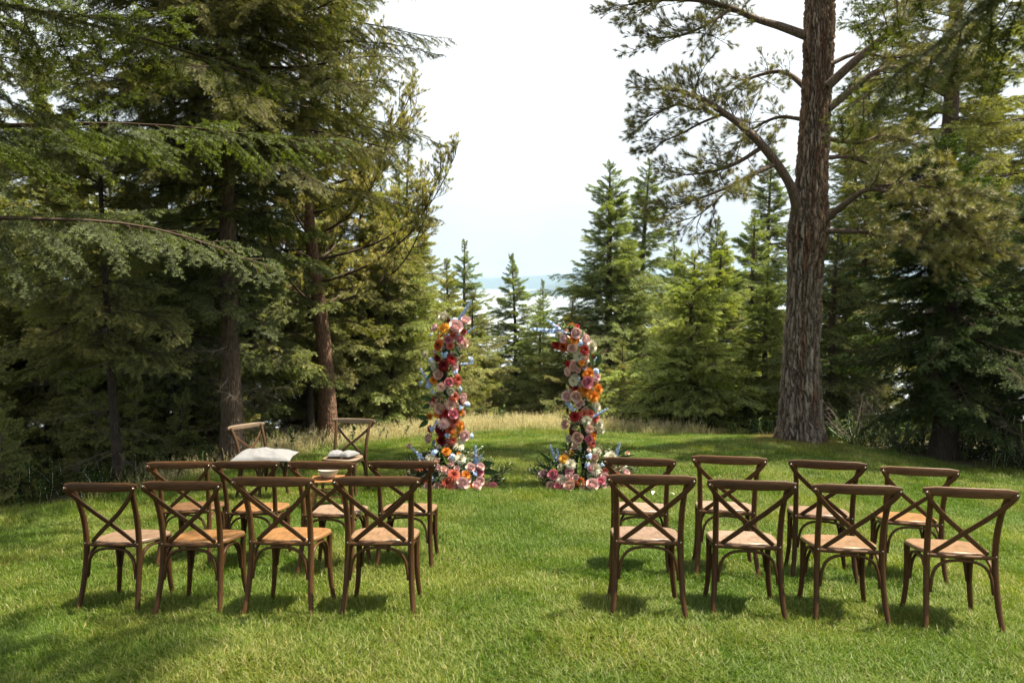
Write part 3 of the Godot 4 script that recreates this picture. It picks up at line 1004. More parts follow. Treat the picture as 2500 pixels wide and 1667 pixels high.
const RIGHT_FLOWERS := [
	["PK", -0.161, 1.897, 0.059], ["MO", -0.164, 1.817, 0.061], ["PK", -0.046, 1.81, 0.06], ["MW", 0.047, 1.73, 0.072], ["FL", -0.098, 1.776, 0.046],
	["DW", -0.341, 1.859, 0.057], ["PK", -0.272, 1.824, 0.049], ["DC", -0.372, 1.748, 0.053], ["DA", -0.285, 1.727, 0.068], ["PB", -0.188, 1.706, 0.054],
	["DC", -0.043, 1.692, 0.061], ["MW", -0.105, 1.616, 0.064], ["PB", -0.036, 1.602, 0.057], ["MO", -0.077, 1.54, 0.039], ["DC", -0.237, 1.519, 0.036],
	["PB", -0.216, 1.429, 0.05], ["PB", -0.161, 1.484, 0.049], ["PB", -0.112, 1.45, 0.033], ["DW", -0.175, 1.318, 0.057], ["PW", -0.14, 1.366, 0.042],
	["PH", -0.022, 1.311, 0.064], ["MO", 0.02, 1.415, 0.057], ["MO", -0.036, 1.394, 0.036], ["FL", 0.096, 1.429, 0.049], ["FL", 0.103, 1.561, 0.049],
	["DK", 0.11, 1.36, 0.057], ["MO", 0.068, 1.29, 0.054], ["MO", 0.127, 1.214, 0.065], ["MO", -0.036, 1.207, 0.072], ["PW", -0.098, 1.283, 0.039],
	["MO", 0.068, 1.131, 0.072], ["PK", -0.237, 1.131, 0.06], ["PB", -0.126, 1.145, 0.065], ["DU", -0.147, 1.242, 0.039], ["FL", -0.23, 1.048, 0.042],
	["FL", -0.206, 1.009, 0.045], ["FL", -0.168, 0.986, 0.038], ["MW", 0.111, 1.001, 0.054], ["DC", -0.157, 0.899, 0.063], ["MW", -0.017, 0.857, 0.057],
	["DR", -0.047, 0.925, 0.054], ["DR", 0.028, 0.925, 0.054], ["DR", 0.093, 0.865, 0.063], ["PB", -0.244, 0.774, 0.054], ["MW", 0.142, 0.797, 0.054],
	["MB", 0.021, 0.752, 0.054], ["MW", 0.172, 0.714, 0.045], ["PB", -0.108, 0.646, 0.067], ["DU", -0.183, 0.691, 0.039], ["PH", 0.006, 0.623, 0.047],
	["MO", 0.066, 0.653, 0.042], ["DR", 0.051, 0.57, 0.056], ["PW", -0.206, 0.623, 0.045], ["MW", 0.104, 0.495, 0.045], ["FL", 0.006, 0.449, 0.047],
	["PB", 0.074, 0.419, 0.047], ["MY", -0.289, 0.404, 0.057], ["MW", -0.214, 0.358, 0.057], ["MW", 0.074, 0.306, 0.07], ["MW", 0.263, 0.419, 0.074],
	["FL", 0.164, 0.351, 0.032], ["PH", -0.403, 0.23, 0.059], ["MW", -0.319, 0.17, 0.067], ["PK", -0.229, 0.222, 0.042], ["PK", -0.153, 0.222, 0.035],
	["PH", -0.353, 0.101, 0.054], ["PB", -0.433, 0.094, 0.057], ["PB", -0.229, 0.117, 0.062], ["DA", -0.115, 0.17, 0.054], ["PK", 0.028, 0.132, 0.07],
	["PH", 0.13, 0.17, 0.047], ["DU", -0.516, 0.207, 0.044], ["PW", 0.406, 0.343, 0.047], ["PH", 0.361, 0.185, 0.047], ["DR", 0.331, 0.245, 0.032],
	["PK", 0.436, 0.238, 0.045], ["PK", 0.497, 0.17, 0.033], ["PW", -0.327, 0.321, 0.032], ["MO", -0.199, 0.472, 0.032],
]
# ---------------------------------------------------------------- the scene
func _ready() -> void:
	rng.seed = 20240611
	noise.seed = 5
	noise.frequency = 0.02
	noise.fractal_octaves = 3

	# camera: a 28 mm lens, tilted a little down
	var cam := Camera3D.new()
	cam.name = "camera"
	cam.position = Vector3(0, EYE, 0)
	cam.rotation.x = -deg_to_rad(4.525)
	cam.near = 0.1
	cam.far = 30000.0
	var lens := CameraAttributesPhysical.new()
	lens.frustum_focal_length = 28.0
	lens.frustum_focus_distance = 8.0
	lens.exposure_aperture = 2.8
	lens.frustum_near = 0.1
	lens.frustum_far = 30000.0
	cam.attributes = lens
	cam.fov = 46.38
	add_child(cam)

	# sky: thin bright cloud over pale blue
	var sm := ProceduralSkyMaterial.new()
	sm.sky_top_color = lin(0.46, 0.463, 0.463)
	sm.sky_horizon_color = lin(0.175, 0.205, 0.224)
	sm.sky_curve = 0.48
	sm.ground_horizon_color = lin(0.17, 0.20, 0.21)
	sm.ground_bottom_color = lin(0.08, 0.09, 0.06)
	sm.sun_angle_max = 2.0
	sm.sky_cover = noise_cover()
	sm.sky_cover_modulate = Color(1, 1, 1, 1)
	var sky := Sky.new()
	sky.sky_material = sm
	var env := Environment.new()
	env.background_mode = Environment.BG_SKY
	env.sky = sky
	env.tonemap_mode = Environment.TONE_MAPPER_LINEAR
	env.tonemap_exposure = 3.35
	env.sdfgi_enabled = true
	env.ssao_enabled = true
	env.ssil_enabled = true
	env.fog_enabled = true
	env.fog_density = 0.00007
	env.fog_light_color = Color(0.40, 0.47, 0.53)
	var we := WorldEnvironment.new()
	we.name = "environment"
	we.environment = env
	add_child(we)

	# sun: high on the right, a little ahead of the camera
	var sun := DirectionalLight3D.new()
	sun.name = "sun"
	sun.light_energy = 1.5
	sun.light_color = Color(1.0, 0.955, 0.86)
	sun.light_angular_distance = 0.6
	sun.shadow_enabled = true
	sun.basis = Basis.looking_at(-Vector3(0.50, 1.0, -0.10).normalized(), Vector3.UP)
	add_child(sun)

	materials()
	ground()
	foliage_meshes()
	forest()
	big_pine()
	lawn()
	chairs()
	ceremony()
	columns()

func noise_cover() -> NoiseTexture2D:
	var f := FastNoiseLite.new()
	f.seed = 44
	f.frequency = 0.0055
	f.fractal_octaves = 5
	f.domain_warp_enabled = true
	f.domain_warp_amplitude = 40.0
	var g := Gradient.new()
	g.offsets = PackedFloat32Array([0.0, 0.35, 0.6, 1.0])
	g.colors = PackedColorArray([Color(1, 1, 1, 0.0), Color(1, 1, 1, 0.02), Color(1, 1, 1, 0.07), Color(1, 1, 1, 0.12)])
	var t := NoiseTexture2D.new()
	t.width = 1024
	t.height = 512
	t.seamless = true
	t.noise = f
	t.color_ramp = g
	return t

func ground() -> void:
	# slope towards the lake, summed once
	var y := -1.56
	profile.resize(500)
	for i in 500:
		var d := i * 0.1 - 10.0
		profile[i] = y if d >= 0.0 else -1.56 - 0.129 * d
		if d >= 0.0:
			y -= 0.1 * (0.057 + 0.075 * exp(-(d / 6.5) ** 2) + 0.06 * smoothstep(9.8, 12.5, d))
	for i in 500:
		profile[i] += EYE
	for c in CHAIRS:
		chair_spots.append([c[0], c[1], c[2] + EYE - land_base(c[0], c[1])])
	var xs := spaced(-12.0, 12.0, 0.25)
	var ds := spaced(-4.0, 20.0, 0.25)
	for k in range(1, 22):
		xs.append(12.0 + 0.5 * pow(1.42, k))
		xs.insert(0, -12.0 - 0.5 * pow(1.42, k))
		ds.append(20.0 + 0.5 * pow(1.6, k))
		if k < 10:
			ds.insert(0, -4.0 - 0.5 * pow(1.42, k))
	ds[-1] = 12500.0
	sheet("ground", xs, ds, M.floor, land)
	# the mown lawn: a skin just above the soil
	var rows := []
	var st := SurfaceTool.new()
	st.begin(Mesh.PRIMITIVE_TRIANGLES)
	st.set_smooth_group(0)
	var nx := 97
	for i in 81:
		for j in nx:
			var x := -12.0 + 0.25 * j
			var d := lerpf(-4.0, soft_edge(x) + 0.3, i / 80.0)
			st.add_vertex(Vector3(x, land(x, d) + 0.006, -d))
	for i in 80:
		for j in nx - 1:
			var a := i * nx + j
			for k in [a, a + nx, a + nx + 1, a, a + nx + 1, a + 1]:
				st.add_index(k)
	st.generate_normals()
	part("lawn", st.commit(), M.turf, self).set_meta("kind", "structure")
	# lake and the hills beyond it
	var lake := PlaneMesh.new()
	lake.size = Vector2(30000, 11500)
	var lk := part("lake", lake, M.lake, self)
	lk.position = Vector3(0, -150, -6450)
	lk.set_meta("kind", "structure")
	hill("hill", 1.0, [[-9000, 90, 12000], [-5000, 160, 12000], [-2600, 215, 12000], [-1200, 175, 12000], [-400, 160, 12000], [700, 205, 12000], [3000, 240, 12000], [7000, 150, 12000]], 900.0)
	hill("hill", 2.0, [[40, 0, 7800], [220, 42, 7800], [400, 98, 7800], [570, 142, 7800], [900, 190, 7800], [2600, 230, 7800], [3600, 210, 7800], [5200, 120, 7800]], 700.0)

func hill(called: String, s: float, crest: Array, depth: float) -> void:
	# a ridge with both slopes
	var rows := []
	var st := SurfaceTool.new()
	st.begin(Mesh.PRIMITIVE_TRIANGLES)
	st.set_smooth_group(0)
	var n := 90
	for i in 9:
		var f := i / 8.0
		for k in n + 1:
			var u := float(k) / n * (crest.size() - 1)
			var j := mini(int(u), crest.size() - 2)
			var a: Array = crest[j]
			var b: Array = crest[j + 1]
			var t := smoothstep(0.0, 1.0, u - j)
			var x := lerpf(a[0], b[0], u - j)
			var h := lerpf(a[1], b[1], t) * (1.0 + 0.10 * noise.get_noise_2d(x * 0.05, s * 50.0))
			var shape := sin(f * PI)
			st.add_vertex(Vector3(x, -152.0 + h * pow(shape, 1.2) + 10.0 * shape * noise.get_noise_2d(x * 0.1, f * 90.0), -(a[2] + depth * (f - 0.5) * 2.0)))
	for i in 8:
		for k in n:
			var a := i * (n + 1) + k
			for q in [a, a + n + 1, a + n + 2, a, a + n + 2, a + 1]:
				st.add_index(q)
	st.generate_normals()
	part(called, st.commit(), M.hill, self).set_meta("kind", "structure")

# ---------------------------------------------------------------- grass
func blade(b: Build, o: Vector3, lean: Vector3, h: float, w: float, c0: Color, c1: Color) -> void:
	var sd := lean.cross(Vector3.UP)
	sd = (sd if sd.length() > 0.01 else Vector3.RIGHT).normalized() * w
	sd = sd.rotated(Vector3.UP, rng.randf_range(-0.8, 0.8))
	var m := o + Vector3.UP * h * 0.6 + lean * h * 0.3
	var t := o + Vector3.UP * h * (1.0 - 0.35 * lean.length()) + lean * h
	var cm := c0.lerp(c1, 0.6)
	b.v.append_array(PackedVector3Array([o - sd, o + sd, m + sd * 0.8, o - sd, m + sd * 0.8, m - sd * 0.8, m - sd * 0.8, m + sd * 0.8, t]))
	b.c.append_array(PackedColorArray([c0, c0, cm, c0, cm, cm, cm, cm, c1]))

func turf_patch(count: int, half: float, low: float, high: float) -> ArrayMesh:
	var b := Build.new()
	var drift := Vector3(rng.randf_range(-0.4, 0.4), 0, rng.randf_range(-0.4, 0.4))
	for i in count:
		var o := Vector3(rng.randf_range(-half, half), -0.008, rng.randf_range(-half, half))
		var a := rng.randf() * TAU
		var lean := (Vector3(cos(a), 0, sin(a)) * rng.randf_range(0.1, 0.75) + drift).limit_length(0.95)
		var g := rng.randf()
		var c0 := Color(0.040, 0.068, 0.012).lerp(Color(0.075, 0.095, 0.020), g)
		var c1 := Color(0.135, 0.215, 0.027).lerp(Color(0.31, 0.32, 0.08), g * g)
		if rng.randf() < 0.09:
			c0 = Color(0.20, 0.18, 0.07)
			c1 = Color(0.42, 0.39, 0.20)
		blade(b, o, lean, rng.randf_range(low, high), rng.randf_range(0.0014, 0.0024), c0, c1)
	return b.mesh(M.blades)

func hay_tuft(count: int, spread: float, low: float, high: float, green: float) -> ArrayMesh:
	# tall grass gone to seed
	var b := Build.new()
	for i in count:
		var a := rng.randf() * TAU
		var o := Vector3(cos(a), 0, sin(a)) * spread * sqrt(rng.randf())
		var h := rng.randf_range(low, high)
		var lean := Vector3(cos(a + rng.randf_range(-1.5, 1.5)), 0, sin(a + rng.randf_range(-1.5, 1.5))) * rng.randf_range(0.05, 0.55)
		var straw := Color(0.40, 0.36, 0.20).lerp(Color(0.58, 0.53, 0.36), rng.randf())
		if rng.randf() < green:
			blade(b, o, lean * 1.3, h * 0.75, 0.0035, Color(0.10, 0.14, 0.03), Color(0.22, 0.24, 0.07))
			continue
		blade(b, o, lean, h, 0.0019, Color(0.26, 0.27, 0.09), straw)
		var tip := o + Vector3.UP * h * (1.0 - 0.35 * lean.length()) + lean * h
		var back := (lean * 0.9 + Vector3.UP).normalized()
		for k in 9:
			var q := tip - back * (0.014 * k)
			var out := (Vector3(rng.randfn(), rng.randfn() * 0.6, rng.randfn()).normalized() + back * 1.2).normalized()
			var sd := out.cross(back).normalized() * 0.0032
			b.flat(q - sd, q + sd, q + out * rng.randf_range(0.02, 0.035), straw, straw * 1.05)
	return b.mesh(M.straw)

func lawn() -> void:
	var patches := []
	for i in 4:
		patches.append(turf_patch(640, 0.21, 0.04, 0.105))
	var where := [[], [], [], []]
	var tints := [[], [], [], []]
	var d := 1.7
	while d < 18.0:
		var step := 0.17 if d < 5.0 else (0.20 if d < 9.0 else 0.25)
		var half := 0.66 * d + 1.2
		var x := -half
		while x < half:
			var px := x + rng.randf_range(-0.5, 0.5) * step
			var pd := d + rng.randf_range(-0.5, 0.5) * step
			var e := soft_edge(px)
			if pd < e + 0.25:
				var k := rng.randi() % 4
				var y := land(px, pd)
				var nx := land(px + 0.1, pd) - y
				var nz := land(px, pd - 0.1) - y
				var up := Vector3(-nx, 0.1, -nz).normalized()
				var z := Vector3(0, 0, 1).rotated(Vector3.UP, rng.randf() * TAU)
				z = (z - up * z.dot(up)).normalized()
				var n := noise.get_noise_2d(px * 45.0, pd * 45.0)
				var m := noise.get_noise_2d(px * 14.0 + 90.0, pd * 14.0)
				var dry := clampf(0.35 + n * 1.2 + m * 0.7, 0.0, 1.0)
				var c := Color(0.66, 0.82, 0.62).lerp(Color(1.30, 1.15, 1.30), dry)
				var tall := rng.randf_range(0.8, 1.15) * (1.0 + 0.25 * m) * (1.0 + 0.5 * smoothstep(1.8, 0.2, e - pd))
				where[k].append(Transform3D(Basis(up.cross(z).normalized(), up, z) * Basis.from_scale(Vector3(1.0, tall, 1.0)), Vector3(px, y + 0.004, -pd)))
				tints[k].append(tint(c, 0.08))
			x += step
		d += step
	for k in 4:
		multi("lawn_grass", patches[k], where[k], tints[k], self)
	# straw-coloured grass along the brow
	var hay := [hay_tuft(22, 0.18, 0.14, 0.34, 0.35), hay_tuft(24, 0.2, 0.12, 0.26, 0.7), hay_tuft(18, 0.17, 0.16, 0.42, 0.4)]
	where = [[], [], []]
	tints = [[], [], []]
	for i in 3200:
		var x := rng.randf_range(-5.2, 4.4)
		var e := soft_edge(x)
		var s := rng.randf_range(-0.9, 4.2)
		var keep := smoothstep(-0.9, 0.2, s) * (1.0 if s < 2.0 else 0.5) * smoothstep(4.5, 3.0, x) * smoothstep(-5.2, -4.2, x)
		if rng.randf() > keep:
			continue
		var k := rng.randi() % 3
		var y := land(x, e + s)
		where[k].append(Transform3D(Basis(Vector3.UP, rng.randf() * TAU) * Basis.from_scale(Vector3.ONE * rng.randf_range(0.6, 1.15) * (0.55 + 0.45 * smoothstep(-0.9, 0.5, s))), Vector3(x, y, -e - s)))
		tints[k].append(tint(Color(1, 1, 1).lerp(Color(0.8, 0.95, 0.7), smoothstep(0.2, -0.8, s)), 0.15))
	for k in 3:
		multi("tall_dry_grass", hay[k], where[k], tints[k], self)
	# green undergrowth on the forest floor
	var weed := [hay_tuft(30, 0.2, 0.14, 0.32, 0.99), sprig_mesh(56, 0.3, 0.055, 0.018, Color(0.04, 0.07, 0.02), Color(0.09, 0.13, 0.04)), sprig_mesh(64, 0.4, 0.05, 0.017, Color(0.045, 0.075, 0.022), Color(0.10, 0.14, 0.045))]
	where = [[], [], []]
	tints = [[], [], []]
	for i in 9000:
		var x := rng.randf_range(-16.0, 16.0)
		var e := soft_edge(x)
		var s := rng.randf_range(0.1, 9.0)
		if absf(x) < 4.0 and rng.randf() < 0.75:
			continue
		if absf(x) > 0.72 * (e + s) + 1.0:
			continue
		var k := rng.randi() % 3
		if noise.get_noise_2d(x * 22.0, s * 22.0) < -0.05:
			continue
		where[k].append(Transform3D(Basis(Vector3.UP, rng.randf() * TAU) * Basis(Vector3.RIGHT, rng.randf_range(-0.4, 0.4)) * Basis.from_scale(Vector3.ONE * rng.randf_range(0.6, 1.3)), Vector3(x, land(x, e + s), -e - s)))
		tints[k].append(tint(Color.WHITE, 0.25))
	for k in 3:
		multi("undergrowth", weed[k], where[k], tints[k], self)
# ---------------------------------------------------------------- the trees, one by one
func forest() -> void:
	var olive := Color(2.0, 1.8, 1.8)
	var green := Color(1.38, 1.45, 1.6)
	var fresh := Color(2.3, 2.25, 2.1)
	var blue := Color(0.95, 1.1, 1.25)
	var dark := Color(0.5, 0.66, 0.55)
	# in the gap above the lake
	fir("fir_tree", "slender pointed fir in the middle of the gap between the two flower columns", 0.06, 28, 2.35, 0.6, 2.0, 0.10, {"tint": green * 1.45, "gap": 0.18, "power": 0.75})
	fir("fir_tree", "small fir tip before the lake, just right of the slender middle fir", 1.95, 45, 1.45, 0.6, 2.3, 0.10, {"tint": green * 1.55})
	fir("fir_tree", "fir behind the left flower column, its tip beside the pine shoots", -1.9, 30, 2.95, 0.5, 2.6, 0.12, {"tint": green * 1.55})
	fir("fir_tree", "low fir below the lake, left of the slender middle fir", -1.3, 25, 1.0, 0.3, 2.3, 0.09, {"tint": olive})
	fir("fir_tree", "low bushy fir behind the right flower column, left of the tall pair", 1.8, 24, 0.9, 0.2, 2.2, 0.09, {"tint": olive})
	fir("fir_tree", "fir close to the left flower column's right side, with yellowish boughs", -1.5, 20, -0.1, 0.3, 1.3, 0.08, {"tint": Color(1.7, 1.4, 1.4)})
	fir("fir_tree", "low pale fir between the slender middle fir and the small fir tip", 0.95, 26.5, 0.7, 0.3, 2.2, 0.09, {"tint": green * 1.6})
	# the right side
	fir("fir_tree", "tall dense fir right of the lake view, left one of the pointed pair", 3.0, 25, 5.15, 0.4, 3.1, 0.17, {"tint": green * 1.45, "power": 0.8, "dens": 1.3})
	fir("fir_tree", "tall slim fir right of the lake view, right one of the pointed pair", 4.6, 28, 5.65, 0.8, 2.8, 0.16, {"tint": green * 1.45, "power": 0.75})
	fir("young_fir", "bright light green young fir with drooping boughs, left of the big pine trunk", 4.15, 18.5, 2.05, 0.05, 2.5, 0.10, {"tint": Color(2.9, 2.9, 2.6), "power": 0.75, "dens": 1.4, "gap": 0.2, "low": -0.28})
	fir("fir_tree", "mid green fir directly behind the big pine trunk", 7.35, 24, 3.5, 0.4, 2.9, 0.14, {"tint": green * 1.6})
	fir("fir_tree", "fir top between the pointed pair and the big pine trunk", 6.6, 32, 3.4, 0.5, 2.8, 0.14, {"tint": green * 1.55})
	fir("fir_tree", "low fir filling the gap left of the young light green fir", 2.9, 20.5, -0.2, 0.1, 1.5, 0.08, {"tint": olive})
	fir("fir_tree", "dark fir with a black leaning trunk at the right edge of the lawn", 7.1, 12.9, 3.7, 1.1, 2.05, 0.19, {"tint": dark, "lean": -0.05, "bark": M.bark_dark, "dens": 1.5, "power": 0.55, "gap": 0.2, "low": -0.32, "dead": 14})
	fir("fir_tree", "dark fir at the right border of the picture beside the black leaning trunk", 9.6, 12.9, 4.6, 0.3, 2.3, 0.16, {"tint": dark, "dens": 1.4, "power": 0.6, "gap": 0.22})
	fir("fir_tree", "tall sunlit fir rising behind the dark firs on the right", 9.4, 18, 13.5, 4.2, 3.6, 0.24, {"tint": olive * 1.1, "gap": 0.5, "power": 0.7, "low": 0.1})
	fir("fir_tree", "sunlit fir at the right border, behind the tall one", 13.4, 20, 11.0, 2.0, 3.6, 0.22, {"tint": olive * 1.1, "gap": 0.42, "power": 0.7})
	fir("fir_tree", "dim fir between the big pine trunk and the dark fir", 6.9, 17, 2.6, 0.2, 2.0, 0.11, {"tint": green, "dens": 1.2})
	fir("fir_tree", "bushy light green fir filling the gap just left of the big pine trunk", 5.6, 21.5, 2.7, 0.1, 2.3, 0.11, {"tint": Color(2.5, 2.5, 2.2), "dens": 1.3, "gap": 0.2})
	fir("fir_tree", "bushy green fir peeping out on both sides of the big pine trunk", 6.3, 19.5, 1.7, 0.1, 2.0, 0.1, {"tint": Color(2.1, 2.15, 1.9), "dens": 1.3, "gap": 0.2})
	# the left side
	fir("fir_tree", "full pale green fir under the pine shoots, right of the reddish trunk", -2.75, 17.4, 3.6, 0.3, 2.0, 0.1, {"tint": fresh * 1.05, "dens": 1.2})
	fir("fir_tree", "pale green fir beside the left flower column, farther back than its neighbours", -3.1, 21.0, 4.6, 0.3, 2.3, 0.11, {"tint": fresh, "dens": 1.2})
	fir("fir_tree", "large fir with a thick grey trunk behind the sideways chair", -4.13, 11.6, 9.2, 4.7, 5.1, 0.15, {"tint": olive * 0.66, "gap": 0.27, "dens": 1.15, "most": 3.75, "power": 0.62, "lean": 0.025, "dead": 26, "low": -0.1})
	fir("fir_tree", "fir with a thin dark trunk at the left edge of the lawn", -5.32, 10.6, 4.0, 2.0, 1.9, 0.065, {"tint": olive * 0.9, "dens": 0.75, "bark": M.bark_dark, "dead": 34, "gap": 0.25, "power": 0.6})
	fir("fir_tree", "slim dark trunk standing close to the large grey one, on its left", -4.35, 12.1, 6.5, 2.6, 1.9, 0.06, {"tint": green, "bark": M.bark_dark, "dead": 20})
	pine_tree("pine_tree", "pine with a reddish trunk and candle-like shoots against the sky, behind the towel chair", -3.4, 14.6, 6.6)
	fir("fir_tree", "fir with a thin dark trunk just left of the reddish pine trunk", -4.0, 15.6, 5.2, 1.9, 1.9, 0.08, {"tint": olive, "bark": M.bark_dark, "dead": 16})
	fir("fir_tree", "fir with a slim trunk right of the reddish pine trunk", -3.1, 17.0, 5.5, 1.9, 1.9, 0.09, {"tint": olive, "dead": 14})
	fir("fir_tree", "fir with a short dark trunk between the large grey trunk and the reddish pine", -4.75, 14.2, 4.0, 1.5, 1.8, 0.075, {"tint": fresh * 0.85, "bark": M.bark_dark, "dead": 14})
	fir("fir_tree", "fir whose slim trunk stands behind the left flower column's left side", -2.5, 18.8, 4.6, 1.2, 1.9, 0.09, {"tint": olive * 1.05, "dead": 8})
	fir("fir_tree", "fir with a dark trunk midway between the thin trunk and the large grey one", -5.6, 13.2, 5.0, 1.5, 2.0, 0.08, {"tint": green * 1.1, "bark": M.bark_dark, "dead": 14})
	fir("fir_tree", "twin-stemmed looking fir far left, the right one of two slim trunks", -8.15, 14.0, 5.0, 1.4, 2.1, 0.07, {"tint": olive, "bark": M.bark_dark, "dead": 16})
	fir("fir_tree", "fir far left, the left one of two slim trunks", -8.6, 14.6, 5.5, 1.6, 2.1, 0.07, {"tint": olive, "bark": M.bark_dark, "dead": 12})
	# trees that hang over the scene from outside the frame
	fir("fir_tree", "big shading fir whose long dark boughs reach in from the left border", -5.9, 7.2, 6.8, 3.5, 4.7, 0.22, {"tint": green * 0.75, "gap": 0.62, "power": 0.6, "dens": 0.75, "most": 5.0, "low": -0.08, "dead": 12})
	near_boughs()
	# the wood behind, on the left and on the right
	var n := 0
	for e in [[-6.6, 17.0, 3.88, "between the two slim trunks and the large grey trunk"], [-7.6, 19.5, 4.71, "behind the two slim trunks at the far left"], [-9.8, 18.0, 4.71, "at the left border behind the slim trunks, middle height"], [-11.8, 17.0, 4.98, "at the left border behind the slim trunks, the taller one"], [-5.2, 20.5, 4.43, "behind the short dark trunk left of the reddish pine"], [-4.0, 23.0, 3.99, "behind the reddish pine trunk, far back"], [-8.8, 24.0, 5.53, "tall and far back above the two slim trunks"], [-11.6, 23.0, 6.08, "tall and far back at the left border, nearer the slim trunks"], [-14.5, 21.0, 6.08, "tall and far back at the very left border"], [-6.4, 26.5, 4.98, "deep behind the large grey trunk"], [-13.0, 27.0, 6.08, "tallest at the far back of the left border"], [-17.0, 26.0, 6.63, "far back and widest at the left border"], [-3.0, 27.0, 3.11, "far back between the reddish pine and the left flower column"], [-9.5, 12.6, 4.16, "nearest the left border in front of the slim trunks"], [-11.5, 13.5, 4.98, "tall at the left border in front of the farther woods"], [-5.0, 17.5, 3.0, "low beneath the shoots of the reddish pine, on its left"], [-6.2, 15.0, 3.2, "low just behind the large grey trunk"], [-7.2, 14.2, 2.6, "low between the thin dark trunk and the large grey trunk"], [-3.2, 20.5, 3.0, "low beneath the shoots of the reddish pine, on its right"], [-9.6, 15.4, 3.44, "low and broad left of the two slim trunks"], [-4.4, 18.8, 3.2, "low behind the trunk left of the reddish pine"], [-8.0, 17.0, 3.11, "low behind the two slim trunks, filling the gap between them"], [-10.6, 20.0, 3.88, "behind the left border's nearest fir, half hidden"], [-1.9, 23.0, 2.0, "low at the edge of the lake view, left of the left flower column"]]:
		fir("fir_tree", "%s fir, %s" % [["sunlit", "olive", "pale green", "yellowish"][n % 4], e[3]], e[0], e[1], e[2], 0.3 + 0.5 * rng.randf(), 1.7 + 0.45 * rng.randf(), 0.10, {"tint": [olive * 1.3, olive * 1.4, fresh * 1.15, olive * 1.45][n % 4], "group": "firs of the wood on the left", "power": 0.75, "dens": 0.85})
		n += 1
	for e in [[8.8, 27.0, 6.0, "just right of the big pine trunk, far back"], [10.5, 24.0, 8.0, "behind the dark fir at the lawn's edge"], [12.2, 28.0, 9.0, "behind the tall sunlit fir, to its left"], [15.0, 26.0, 10.0, "tall at the right border, farthest back"], [11.3, 16.5, 5.0, "low at the right border behind the dark firs"], [5.6, 38.0, 3.4, "far back between the pointed pair and the big pine"], [9.5, 38.0, 4.5, "far back behind the big pine trunk"]]:
		fir("fir_tree", "green fir " + e[3], e[0], e[1], e[2], 0.6, 2.3 + 0.4 * rng.randf(), 0.12, {"tint": [green * 1.2, olive * 1.1][n % 2], "group": "firs of the wood on the right", "power": 0.7})
		n += 1
	for e in [[-3.0, 62.0, -1.0, "behind the left flower column"], [0.5, 58.0, -2.2, "left of the slender middle fir's trunk"], [3.4, 66.0, -1.6, "directly behind the right flower column"], [5.6, 60.0, -0.6, "right of the right flower column"], [-5.5, 70.0, 0.5, "leftmost of the far ones"], [1.9, 80.0, -2.6, "between the small fir tip and the right column"], [-1.4, 84.0, -2.9, "right beside the slender middle fir, farthest away"]]:
		fir("fir_tree", "distant fir low on the slope, " + e[3], e[0], e[1], e[2], 0.5, 2.6, 0.14, {"tint": green, "group": "firs far down the slope", "power": 0.8, "gap": 0.5})
	# small growth under the trees
	n = 0
	for e in [[-6.9, 10.4, 1.4, "left of the thin dark trunk, second from it"], [-6.2, 11.6, 1.5, "between the slim trunks and the thin dark trunk"], [-7.8, 11.2, 2.0, "middle one of the left border's front saplings"], [-8.4, 9.9, 1.7, "nearest the left border of the lawn"], [-5.9, 12.4, 1.9, "right behind the thin dark trunk"], [-4.9, 12.9, 1.6, "just left of the slim trunk by the large grey one"], [-4.6, 13.6, 1.8, "between the large grey trunk and the short dark trunk"], [-7.0, 13.0, 2.4, "tall one beneath the slim trunks"], [-9.4, 11.4, 2.6, "tallest one at the left border"], [-6.3, 9.7, 0.9, "at the lawn's edge left of the thin trunk, small"], [-5.5, 11.5, 1.2, "at the foot of the thin dark trunk"], [-7.2, 9.3, 1.3, "at the left border, right beside the grass"], [-8.9, 12.6, 2.8, "tall one before the slim trunks at the border"], [-5.0, 11.9, 1.0, "small one left of the sideways chair"], [-3.9, 16.6, 1.4, "at the foot of the reddish pine"], [-2.2, 18.2, 1.3, "at the left of the left flower column, in the hay"]]:
		fir("fir_sapling", "light green fir sapling " + e[3], e[0], e[1], land(e[0], e[1]) + e[2], 0.03, 0.32 + 0.34 * e[2], 0.025, {"tint": [fresh, fresh * 0.85, olive][n % 3], "gap": 0.13, "power": 0.75, "dens": 1.1, "group": "fir saplings left of the lawn", "category": "sapling"})
		n += 1
	for e in [[1.4, 18.6, 0.8, "behind the right flower column"], [2.5, 18.2, 1.0, "midway between right column and light green fir"], [-0.6, 19.0, 0.7, "behind the gap between the columns"]]:
		fir("fir_sapling", "low fir sapling in dry grass, " + e[3], e[0], e[1], land(e[0], e[1]) + e[2], 0.03, 0.7, 0.02, {"tint": olive, "gap": 0.13, "power": 0.8, "group": "fir saplings on the brow", "category": "sapling"})
	shrubs()

